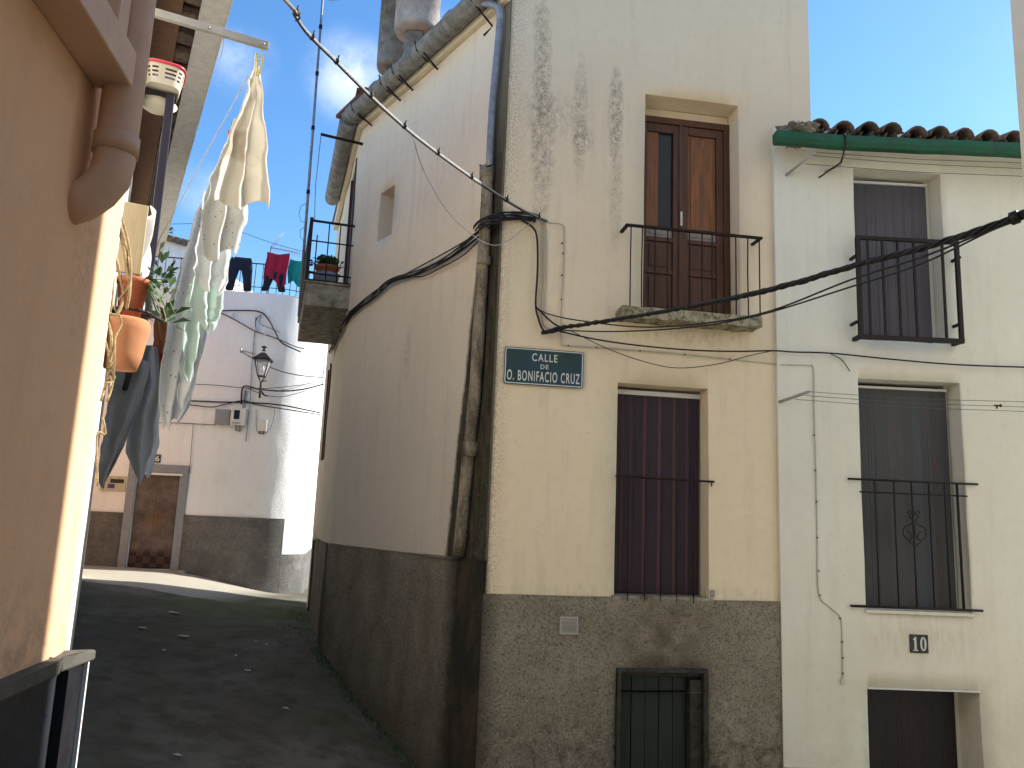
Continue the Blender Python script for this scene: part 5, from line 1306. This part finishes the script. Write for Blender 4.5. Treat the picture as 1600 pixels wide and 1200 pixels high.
t = thing("meter_box", "plain grey meter box left of the white one", "meter box", WH.W(a0, .05, z0_)); part("box", MB().box(a0, a1, .0, .12, z0_, z1_), simple("grey_meter_plastic", (0.33, .34, .35), .6, .3), t, WH, bevel=.01); part("lid_rim", MB().box(a0 + .03, a1 - .03, .12, .13, z0_ + .03, z1_ - .03), simple("grey_meter_lid", (0.29, .30, .31), .6, .3), t, WH, bevel=.005)
a0, z1_ = WH.uz(362, 637, .1); a1, z0_ = WH.uz(382, 665, .1)
t = thing("meter_box", "white electricity meter box with dark window on the whitewashed wall", "meter box", WH.W(a0, .05, z0_)); part("box", MB().box(a0, a1, .0, .13, z0_, z1_), mat_rail_white, t, WH, bevel=.012); part("window", MB().box(a0 + .07, a0 + .19, .13, .135, z1_ - .25, z1_ - .05), mat_glass, t, WH)
part("lip", MB().box(a0 + .05, a0 + .21, .13, .16, z0_ + .04, z0_ + .055), mat_zinc, t, WH)
part("conduit", MB().tube([(a0 + .12, .05, z0_), (a0 + .12, .05, z0_ - .1), (a0 + .2, .04, z0_ - .13), (a0 + .25, .04, z1_ + .4)], .02, 6), mat_zinc, t, WH)
a0, z1_ = WH.uz(404, 655, .05); a1, z0_ = WH.uz(416, 674, .05)
t = thing("junction_box", "small white junction box right of the meters", "junction box", WH.W(a0, .02, z0_)); part("box", MB().box(a0, a1, .0, .07, z0_, z1_), mat_rail_white, t, WH, bevel=.008); part("gland", MB().tube([(a0 + .05, .03, z0_), (a0 + .05, .03, z0_ - .06)], .012, 6).tube([(a0 + .12, .03, z0_), (a0 + .12, .03, z0_ - .06)], .012, 6), mat_iron, t, WH)
# terrace railing
tr_ = part("terrace_railing", MB().tube([pw_(-8.8 + (SEND + 7) * i / 60, -.1, 7.17) for i in range(61)], .016, 6).tube([pw_(-8.8 + (SEND + 7) * i / 60, -.1, 6.62) for i in range(61)], .010, 6), mat_iron, wh, WH)
s = -2.4
while s < 4.8:
    part("bar", MB().tube([pw_(s, -.1, 6.46), pw_(s, -.1, 7.17)], .0085, 5), mat_iron, tr_, WH); s += .165
part("terrace_wall", MB().box(1.6, 5.6, -3.4, -3.2, 6.2, 7.3), mat_white_far, wh, WH, bevel=.02)
part("terrace_wall", MB().box(-.5, 1.6, -4.6, -4.4, 6.2, 7.0), simple("blue_tarp_wall", (0.10, .2, .35), .7, .2), wh, WH, bevel=.02)
# house behind
bh = thing("distant_house", "small white house with tiled coping behind the roof terrace", "house", (-10, 21, 0))
P1 = at_y(300, 386, 21.5); P2 = at_y(262, 366, 21.5); P3 = at_y(200, 350, 21.5)
mb = MB(); mb.hexa([(P3.x, -21.5, -1), (P1.x, -21.5, -1), (P3.x, -27, -1), (P1.x, -27, -1), (P3.x, -21.5, P2.z + .1), (P1.x, -21.5, P1.z), (P3.x, -27, P2.z + .5), (P1.x, -27, P1.z + .3)])
part("wall", mb, mat_white_far, bh)
for i in range(9):
    k = i / 9; x_ = P3.x + (P1.x - P3.x) * k; z_ = P2.z + .1 + (P1.z - P2.z - .1) * k
    part("coping_tile", MB().tube([(x_, -21.35, z_ + .03), (x_ + (P1.x - P3.x) / 9, -21.35, z_ + .0)], .10, 8), mat_tile, bh)
tf = thing("rooftop_plant", "small plant growing on the wall top behind the terrace", "plant", at_y(255, 362, 21.3)); p = at_y(254, 360, 21.3)
mb = MB(); ellip_leaves(mb, (p.x, -p.y, p.z - .05), 70, (.28, .1, .2), .14, .04, seedv=21); part("foliage", mb, mat_leaf_dk, tf, weld=False, recalc=False)
# laundry on the terrace
gt = "laundry on the roof terrace railing"
def wu(px, py, n=-.05): return WH.uz(px, py, n)
u, z = wu(378, 403); trousers("navy trousers hanging on the roof terrace railing", WH, u, -.02, z, .52, .78, mc_navy, gt)
u, z = wu(434, 396); cloth("hanging_shirt", "crimson top pegged over dark trousers on the roof terrace", "shirt", u - .24, u + .27, .62, .80, mc_shirt, .02, 3, n=.02, z=z, ph=1, scallop=.05, group=gt, fr=WH)
u, z = wu(430, 425); trousers("dark trousers hanging behind the crimson top on the terrace", WH, u, -.03, z, .46, .46, mc_navy, gt, flare=1.1)
u, z = wu(466, 405); cloth("hanging_shirt", "teal top hanging at the right end of the terrace railing", "shirt", u - .2, u + .18, .55, .62, mc_teal, .02, 2, n=-.08, z=z, ph=2, scallop=.05, group=gt, fr=WH)
# TV antenna
an = thing("tv_antenna", "rooftop television antenna behind the crimson laundry", "antenna", WH.W(2.0, -1.2, 6.3))
ua_, zt2 = WH.uz(424, 385, -1.2); zb2_ = 6.25
part("mast", MB().tube([(ua_, -1.2, zb2_), (ua_, -1.2, zt2)], .02, 6), mat_zinc, an, WH)
ue, ze = WH.uz(470, 396, -1.2)
mb = MB(); mb.tube([(ua_, -1.2, zt2 - .03), (ue, -1.2, ze)], .012, 5)
for i in range(11):
    k = (i + .6) / 11; u_ = ua_ + (ue - ua_) * k; z_ = zt2 - .03 + (ze - zt2 + .03) * k; mb.tube([(u_, -1.32, z_ - .05), (u_, -1.08, z_ + .05)], .006, 4)
part("boom", mb, mat_zinc, an, WH)
uf, zf = WH.uz(438, 368, -1.2)
mb = MB()
for i in range(5): mb.tube([(ua_ - .02 + i * .03, -1.2, zt2 - .02 + i * .01), (uf - .04 + i * .03, -1.2, zf + .02 * i)], .004, 4)
part("reflector", mb, mat_alu, an, WH)

# street lantern
uL, zL = WH.uz(409, 585, .45)
lamp = thing("street_lantern", "black iron street lantern with clear tapered glass on the white wall", "street lamp", WH.W(uL, .45, WH.uz(408, 622, .45)[1]))
def zL_(py): return WH.uz(409, py, .45)[1]
zt0, zt1, zr_, zf_, zb_0, zs_ = zL_(541), zL_(549), zL_(557), zL_(559), zL_(583), zL_(622)
ct = (uL, .45)
part("finial", MB().lathe(ct[0], ct[1], [(0, zt0 + .02), (.035, zt0), (.07, zt0 - .02), (.02, zt0 - .045), (.03, zt0 - .08), (.05, zt0 - .10)], 12), mat_iron, lamp, WH)
def sq(h, z, k=4): return [(ct[0] + h * math.cos(R(45 + 90 * i)), ct[1] + h * math.sin(R(45 + 90 * i)), z) for i in range(4)]
def frust(h0, z0, h1, z1):
    mb = MB(); v = sq(h0, z0) + sq(h1, z1); mb.add(v, [(0, 1, 2, 3), (4, 7, 6, 5)] + [(i, (i + 1) % 4, 4 + (i + 1) % 4, 4 + i) for i in range(4)]); return mb
zroof = zL_(561)
part("lamp_roof", frust(.25, zroof, .06, zt1 - .03), mat_iron, lamp, WH); part("lamp_rim", frust(.265, zroof - .03, .265, zroof), mat_iron, lamp, WH)
zbot = zL_(588)
mb = MB()
for i in range(4):
    a = sq(.215, zroof - .03)[i]; b = sq(.10, zbot)[i]; mb.tube([a, b], .012, 5); mb.tube([sq(.10, zbot)[i], sq(.10, zbot)[(i + 1) % 4]], .012, 5)
    mb.tube([b, (ct[0], ct[1], zbot - .16)], .008, 5)
part("lamp_frame", mb, mat_iron, lamp, WH)
gm = NM("clear_lamp_glass", .1, .5); _tr = gm.t.nodes.new('ShaderNodeBsdfTransparent'); _ms = gm.t.nodes.new('ShaderNodeMixShader'); _ms.inputs[0].default_value = .82; gm.col((.8, .82, .85)); gm.L(gm.b.outputs[0], _ms.inputs[1]); gm.L(_tr.outputs[0], _ms.inputs[2]); gm.L(_ms.outputs[0], gm.t.nodes['Material Output'].inputs[0]); gm = gm.m
for i in range(4):
    a, b = sq(.205, zroof - .035)[i], sq(.205, zroof - .035)[(i + 1) % 4]; c, d = sq(.095, zbot)[(i + 1) % 4], sq(.095, zbot)[i]
    part("glass_pane", MB().quad(a, b, c, d), gm, lamp, WH, solid=.004)
part("bulb", MB().lathe(ct[0], ct[1], [(0, zbot + .08), (.035, zbot + .1), (.05, zbot + .16), (.03, zbot + .22), (0, zbot + .24)], 10), mat_rail_white, lamp, WH)
part("bracket", MB().tube([(ct[0], ct[1], zbot - .14), (ct[0], ct[1], zs_)], .022, 8).tube([(ct[0], ct[1], zs_ + .18), (ct[0] + .05, .2, zs_ + .10), (ct[0] + .06, -.02, zs_ + .12)], .018, 6).tube([(ct[0], ct[1], zs_ + .35), (ct[0] + .03, .03, zs_ + .45)], .014, 6), mat_iron, lamp, WH)

# ------------------------------------------------------------------ cables
def cable(label, pts, r, mat, name="cable", extra=None, cat="cable", k=6):
    """pts are world points"""
    P_ = smooth_path([wv(Vector(p)) for p in pts], k)
    mb = MB().tube(P_, r, 6)
    o = part(name, mb, mat, label=label, cat=cat)
    return o
def onf(fr, pts, n): return [fr.W(*fr.P(px, py, n if not isinstance(n, list) else n[i])) for i, (px, py) in enumerate(pts)]
def span(A_, B_, pxs, ext=False):
    dx, dy = B_.x - A_.x, B_.y - A_.y; f = Fr(A_.x, A_.y, math.degrees(math.atan2(dx, dy)))
    return [f.W(*((lambda h: (h[0], 0, h[1]))(f.hit(px, py)))) for px, py in pxs]
A0 = FR.W(*FR.P(870, 514, .09)); B0 = RHL.W(.0, .0, 0); B0 = Vector((RC[0] - .06, RC[1] + .0, at_y(1600, 338, RC[1]).z))
# main twisted bundle
def bundle(label, pts, r, nst, rad, mat, pitch_=.35, mats=None):
    t = thing("cable_bundle", label, "cable", pts[0])
    P_ = smooth_path([wv(Vector(p)) for p in pts], 10)
    acc = 0; ph = []
    for i, p in enumerate(P_):
        if i: acc += (p - P_[i - 1]).length
        ph.append(acc)
    for s_ in range(nst):
        Q = []
        for i, p in enumerate(P_):
            tg = (P_[min(i + 1, len(P_) - 1)] - P_[max(i - 1, 0)]).normalized(); a = tg.cross(Vector((0, 0, 1))); a = a.normalized() if a.length > 1e-3 else tg.orthogonal().normalized(); b = tg.cross(a)
            an = ph[i] / pitch_ * 2 * math.pi + s_ * 2 * math.pi / nst
            rr = rad * (1 + .5 * nz((ph[i], s_, 0), 1.2)); Q.append(p + a * math.cos(an) * rr + b * math.sin(an) * rr)
        part("strand", MB().tube(Q, r * random.uniform(.8, 1.15), 6), (mats[s_] if mats else mat), t)
    return t, P_
t, PP = bundle("thick black cable bundle crossing the street in front of the balconies to the right house", span(A0, B0, [(868, 514), (1000, 493), (1140, 467), (1240, 443), (1335, 415), (1440, 388), (1530, 360), (1592, 338)]), .0108, 4, .0135, mat_cable)
mb = MB()
for i in range(6, len(PP) - 2, 9): part("cable_tie", MB().tube([PP[i], PP[i].lerp(PP[i + 1], .6)], .021, 8), mat_cable_old, t)
mb = MB().tube([PP[-3], PP[-1]], .042, 8); part("anchor_clamp", mb, mat_cable, t)
pe = Vector((RC[0] - .01, -RC[1] + .01, PP[-1][2] + .02)); part("wall_hook", MB().tube([PP[-1], tuple(pe)], .03, 8).tube([tuple(pe), tuple(pe + Vector((.05, .06, .06)))], .02, 6), mat_iron, t)
cable("upper thin black cable sagging below the thick bundle", onf(FR, [(838, 481), (848, 487), (862, 492)], .075) + span(A0, B0, [(900, 500), (1000, 511), (1100, 505), (1200, 487), (1330, 437), (1440, 402), (1550, 358), (1590, 342)]), .0068, mat_cable)
cable("lower thin black cable sagging below the thick bundle", span(A0, B0, [(872, 516), (960, 518), (1070, 512), (1180, 494), (1330, 448), (1440, 412), (1545, 362), (1592, 344)]), .0064, mat_cable)
cable("black cable along both fronts below the balconies", onf(FR, [(868, 516), (930, 530), (1000, 540), (1080, 547), (1150, 549), (1209, 548)], .10) + onf(TEN, [(1240, 550), (1300, 552), (1400, 562), (1500, 570), (1640, 575)], .06), .0095, mat_cable)
cable("loose thin cable drooping above the striped window", onf(FR, [(890, 516), (950, 545), (1010, 566), (1060, 575), (1120, 569), (1170, 556), (1208, 548)], .08), .0048, mat_cable)
cable("short black cable tail hanging by the upper window of the white house", onf(TEN, [(1298, 553), (1315, 562), (1328, 580)], .03), .005, mat_cable)
# wrapped aerial cable across the alley, going up left
Afar = at_y(440, -8, 4.6)
Anear = FR.W(*FR.P(850, 340, .06))
cp = span(Anear, Afar, [(872, 351), (822, 330), (760, 292), (700, 250), (640, 204), (580, 150), (520, 90), (480, 50), (459, 20)]) + [Afar, W2.W(3, -.1, 6.4)]
tw = thing("aerial_cable", "pale wrapped cable with clips rising from the corner to the upper left sky", "cable", cp[0])
P_ = smooth_path([wv(Vector(p)) for p in cp], 8)
part("white_core", MB().tube(P_, .0085, 6), mat_cable_white, tw); part("black_core", MB().tube([p + Vector((.004, .0, -.016)) for p in P_], .009, 6), mat_cable, tw)
mb = MB()
for i in range(5, len(P_) - 3, 7): part("cable_clip", MB().tube([P_[i], P_[i].lerp(P_[i + 1], .25)], .024, 7).tube([P_[i] + Vector((0, 0, .0)), P_[i] + Vector((.01, 0, .05))], .007, 5), mat_cable, tw)
cable("thin wire drooping from the pale cable to the corner", [Vector(p) for p in span(Anear, Afar, [(643, 208)])] + onf(SIDE_F, [(660, 262), (690, 318), (725, 357), (765, 382)], .35) + onf(FR, [(790, 378), (812, 362), (832, 346)], .1), .0048, mat_cable_white)
# bundle fixed round the corner and down the alley side
mt = [mat_cable_old, mat_cable, mat_cable_old, mat_cable, mat_cable_old]
bundle("sagging bundle of old cables clipped along the alley wall", onf(SIDE_F, [(775, 345), (745, 368), (715, 392), (680, 414), (645, 428), (610, 440), (585, 462), (560, 480), (545, 494)], .06) + onf(BEND, [(534, 512), (524, 532), (516, 550)], .06), .0095, 5, .024, mat_cable, 5.5, mt)
cable("taut old cable above the sagging bundle on the alley wall", onf(SIDE_F, [(770, 350), (735, 372), (690, 398), (640, 425), (590, 452), (545, 488)], .05), .009, mat_cable_old)
cable("third old cable hanging under the bundle on the alley wall", onf(SIDE_F, [(762, 362), (725, 398), (690, 418), (660, 432), (632, 432), (606, 446), (560, 478), (540, 500)], .05), .007, mat_cable_old)
bundle("knot of cables wrapped round the corner at the pipe", onf(SIDE_F, [(744, 356), (752, 349), (768, 343)], [.13, .17, .18]) + onf(FR, [(786, 338), (805, 337), (825, 338), (838, 341)], .06), .010, 7, .034, mat_cable, 3.2, mt + mt[:2])
cable("thick black cable dropping from the knot to the anchor point", onf(FR, [(812, 342), (832, 355), (839, 372), (840, 420), (837, 475), (842, 500), (850, 517), (864, 519), (878, 513)], .05), .012, mat_cable)
cable("second black cable loop beside the anchor point", onf(FR, [(838, 480), (852, 494), (866, 506), (882, 514)], .07), .010, mat_cable)
bundle("black cable coil at the anchor point above the street sign", onf(FR, [(846, 520), (858, 518), (870, 514), (884, 510)], .08), .010, 4, .012, mat_cable, .2)
cable("outer painted cable beside the thick black cable", onf(FR, [(812, 338), (838, 342), (847, 352), (848, 420), (845, 482), (848, 505), (856, 514)], .02), .008, mat_cable_pale)
cable("inner painted cable beside the thick black cable", onf(FR, [(826, 338), (843, 343), (852, 354), (853, 420), (850, 480), (853, 500)], .02), .007, mat_cable_pale)
cable("grey painted cable bending down from the pale aerial cable", onf(FR, [(838, 341), (858, 348), (876, 350), (881, 360), (880, 420), (877, 472), (876, 520)], .02), .0055, mat_cable_pale)
# small painted conduit to the right and down
cd = thing("wall_conduit", "thin painted conduit with clips running across the front then down beside the white house windows", "conduit", FR.W(*FR.P(876, 530, .02)))
cpts = onf(FR, [(876, 520), (877, 536), (886, 540), (960, 545), (1040, 551), (1120, 559), (1205, 568)], .016) + onf(TEN, [(1225, 570), (1262, 571), (1271, 577), (1272, 640), (1275, 740), (1277, 840), (1279, 926), (1296, 948), (1313, 965), (1316, 1000), (1317, 1062)], .012)
part("conduit", MB().tube(smooth_path([wv(p) for p in cpts], 5), .007, 6), mat_pipe10, cd)
mb = MB()
for fr_, pts_ in ((FR, [(878, 380), (880, 396), (878, 430), (877, 468), (888, 540), (932, 543), (1000, 548), (1070, 554), (1140, 561)]), (TEN, [(1272, 680), (1274, 735), (1276, 784), (1277, 840), (1279, 892), (1281, 930), (1313, 966), (1316, 1003), (1317, 1028), (1317, 1052)])):
    for px, py in pts_:
        p = fr_.W(*fr_.P(px, py, .02)); part("clip", MB().box(p.x - .008, p.x + .008, -p.y - .008, -p.y + .008, p.z - .006, p.z + .006), mat_cable_old, cd)
p = TEN.P(1317, 1064, .02); part("end_box", MB().box(p[0] - .02, p[0] + .02, 0, .03, p[2] - .03, p[2] + .02), mat_offwhite, cd, TEN, bevel=.003)
# cables on the white house
def wcab(label, pts, n, r, mat=mat_cable_old): return cable(label, onf(WH, pts, n), r, mat)
wcab("upper dark cable bending down across the white wall", [(335, 486), (370, 485), (405, 487), (420, 500), (432, 522), (441, 536), (470, 550)], .06, .016, mat_cable)
wcab("diagonal cable with white insulators across the white wall", [(335, 485), (362, 497), (398, 517), (430, 528), (460, 541), (475, 545)], .06, .012)
wcab("thin cable loop below the diagonal cable", [(398, 517), (400, 500), (408, 492), (406, 505), (420, 512), (438, 520)], .05, .007)
wcab("vertical cable down the white wall past the lantern", [(400, 495), (396, 540), (393, 580), (391, 620), (388, 650), (384, 690)], .04, .010, mat_zinc)
wcab("sagging cable from the iron bracket past the lantern", [(375, 548), (395, 560), (430, 577), (465, 586), (505, 590)], [.3, .3, .3, .3, .35], .011)
wcab("nearly level thin cable left of the lantern", [(295, 600), (340, 602), (380, 606), (430, 606), (505, 597)], .1, .008)
wcab("thick dark cable curving right below the lantern", [(377, 632), (378, 610), (384, 603), (405, 608), (440, 611), (475, 608), (506, 600)], [.05, .05, .1, .2, .3, .35, .4], .017, mat_cable)
wcab("lower slack cable under the thick one beside the lantern", [(384, 605), (410, 616), (440, 620), (480, 610)], .15, .008)
wcab("thin cable rising right of the lantern", [(430, 612), (470, 603), (500, 590), (508, 578)], [.1, .2, .35, .4], .006)
wcab("bundle of cables running level above the meter boxes", [(232, 626), (290, 626), (340, 628), (390, 629), (440, 633), (500, 645)], [.04, .04, .04, .04, .05, .05], .016)
wcab("second cable drooping along the level bundle", [(232, 630), (290, 632), (330, 636), (350, 632), (380, 626), (400, 632), (450, 640), (500, 648)], .06, .012)
wcab("thin level wire above the door of number 6", [(220, 660), (280, 661), (337, 664)], .03, .008)
wcab("thin vertical wire down the white wall", [(302, 662), (299, 700), (296, 740)], .03, .006, mat_cord)
wcab("thin wire framing the junction box", [(430, 636), (426, 660), (416, 676), (402, 674), (400, 640)], .03, .006, mat_cord)
cable("thin wire across the sky behind the terrace", [at_y(255, 350, 20), at_y(340, 352, 20), at_y(420, 378, 20), at_y(480, 395, 20)], .008, mat_cord)
ir = thing("iron_bracket", "small iron bracket on the white wall left of the lantern", "bracket", WH.W(*WH.P(378, 549, 0)))
u, z = WH.uz(378, 549, .2); part("arm", MB().tube([(u + .25, 0, z), (u, .3, z)], .016, 5).tube([(u, .3, z - .05), (u, .3, z + .06)], .02, 5), mat_alu, ir, WH)
for (px, py, lb_) in ((363, 493, "left"), (398, 513, "middle"), (414, 520, "right")):
    u, z = WH.uz(px, py, .08); t = thing("insulator", f"{lb_} white insulator on the diagonal cable of the white wall", "insulator", WH.W(u, .05, z), "white insulators on the white wall")
    part("ceramic", MB().lathe(u, .08, [(0, z - .05), (.03, z - .04), (.022, z), (.035, z + .03), (0, z + .05)], 8), mat_rail_white, t, WH)

# ------------------------------------------------------------------ litter on the lane
rnd = random.Random(4)
mat_lit = simple("pale_litter", (0.46, 0.44, 0.40), .9, .2)
lits = [(272, 960, .16, "largest pale flattened scrap on the lane"), (222, 984, .09, "small scrap left of the other scraps on the lane"), (285, 997, .13, "second large pale scrap below the largest one"), (400, 1005, .04, "tiny scrap near the foot of the cream house"), (368, 1028, .05, "narrow white scrap in the middle of the lane"), (387, 1051, .07, "white scrap lowest in the middle of the lane"), (447, 1111, .06, "scrap lying closest to the cream house base"), (278, 1184, .06, "scrap at the bottom of the lane near the camera"), (416, 1010, .04, "tiny scrap right of the other tiny scrap by the house"), (255, 1019, .05, "dull scrap beneath the second large one")]
for (px, py, s_, lab) in lits:
    p = ground_hit(px, py); K = 9
    vs = []
    for i in range(K):
        a = 2 * math.pi * i / K; rr = s_ * rnd.uniform(.35, .75); x_ = p.x + rr * math.cos(a); y_ = p.y + rr * .8 * math.sin(a)
        vs.append((x_, -y_, gz(x_, y_) + .022 + rnd.uniform(0, .012)))
    mb = MB(); mb.add(vs + [(p.x, -p.y, gz(p.x, p.y) + .03)], [(i, (i + 1) % K, K) for i in range(K)])
    part("litter_scrap", mb, mat_lit, solid=.003, label=lab, cat="litter", group="scraps of litter on the lane")
# weeds at the foot of the alley wall
mb = MB(); rnd = random.Random(9)
for i in range(900):
    if i % 3: 
        u = -rnd.uniform(.2, 1) ** .8 * 3.9; w_ = SIDE_F.W(u, .05 + abs(rnd.gauss(0, .07)), 0)
    else:
        u = -rnd.uniform(0, 4.1); w_ = BEND.W(u, .05 + abs(rnd.gauss(0, .25)), 0)
    z = gz(w_.x, w_.y); h = rnd.uniform(.02, .07); a = rnd.uniform(0, 6.28); d = Vector((math.cos(a), math.sin(a), 0)) * .006; tip = Vector((w_.x + rnd.uniform(-.03, .03), -w_.y + rnd.uniform(-.03, .03), z + h))
    b = Vector((w_.x, -w_.y, z - .01)); mb.add([b - d, b + d, tip], [(0, 1, 2)])
part("weeds", mb, mat_leaf_dk, label="low weeds and moss along the foot of the alley wall", cat="weeds", kind='stuff', weld=False, recalc=False)
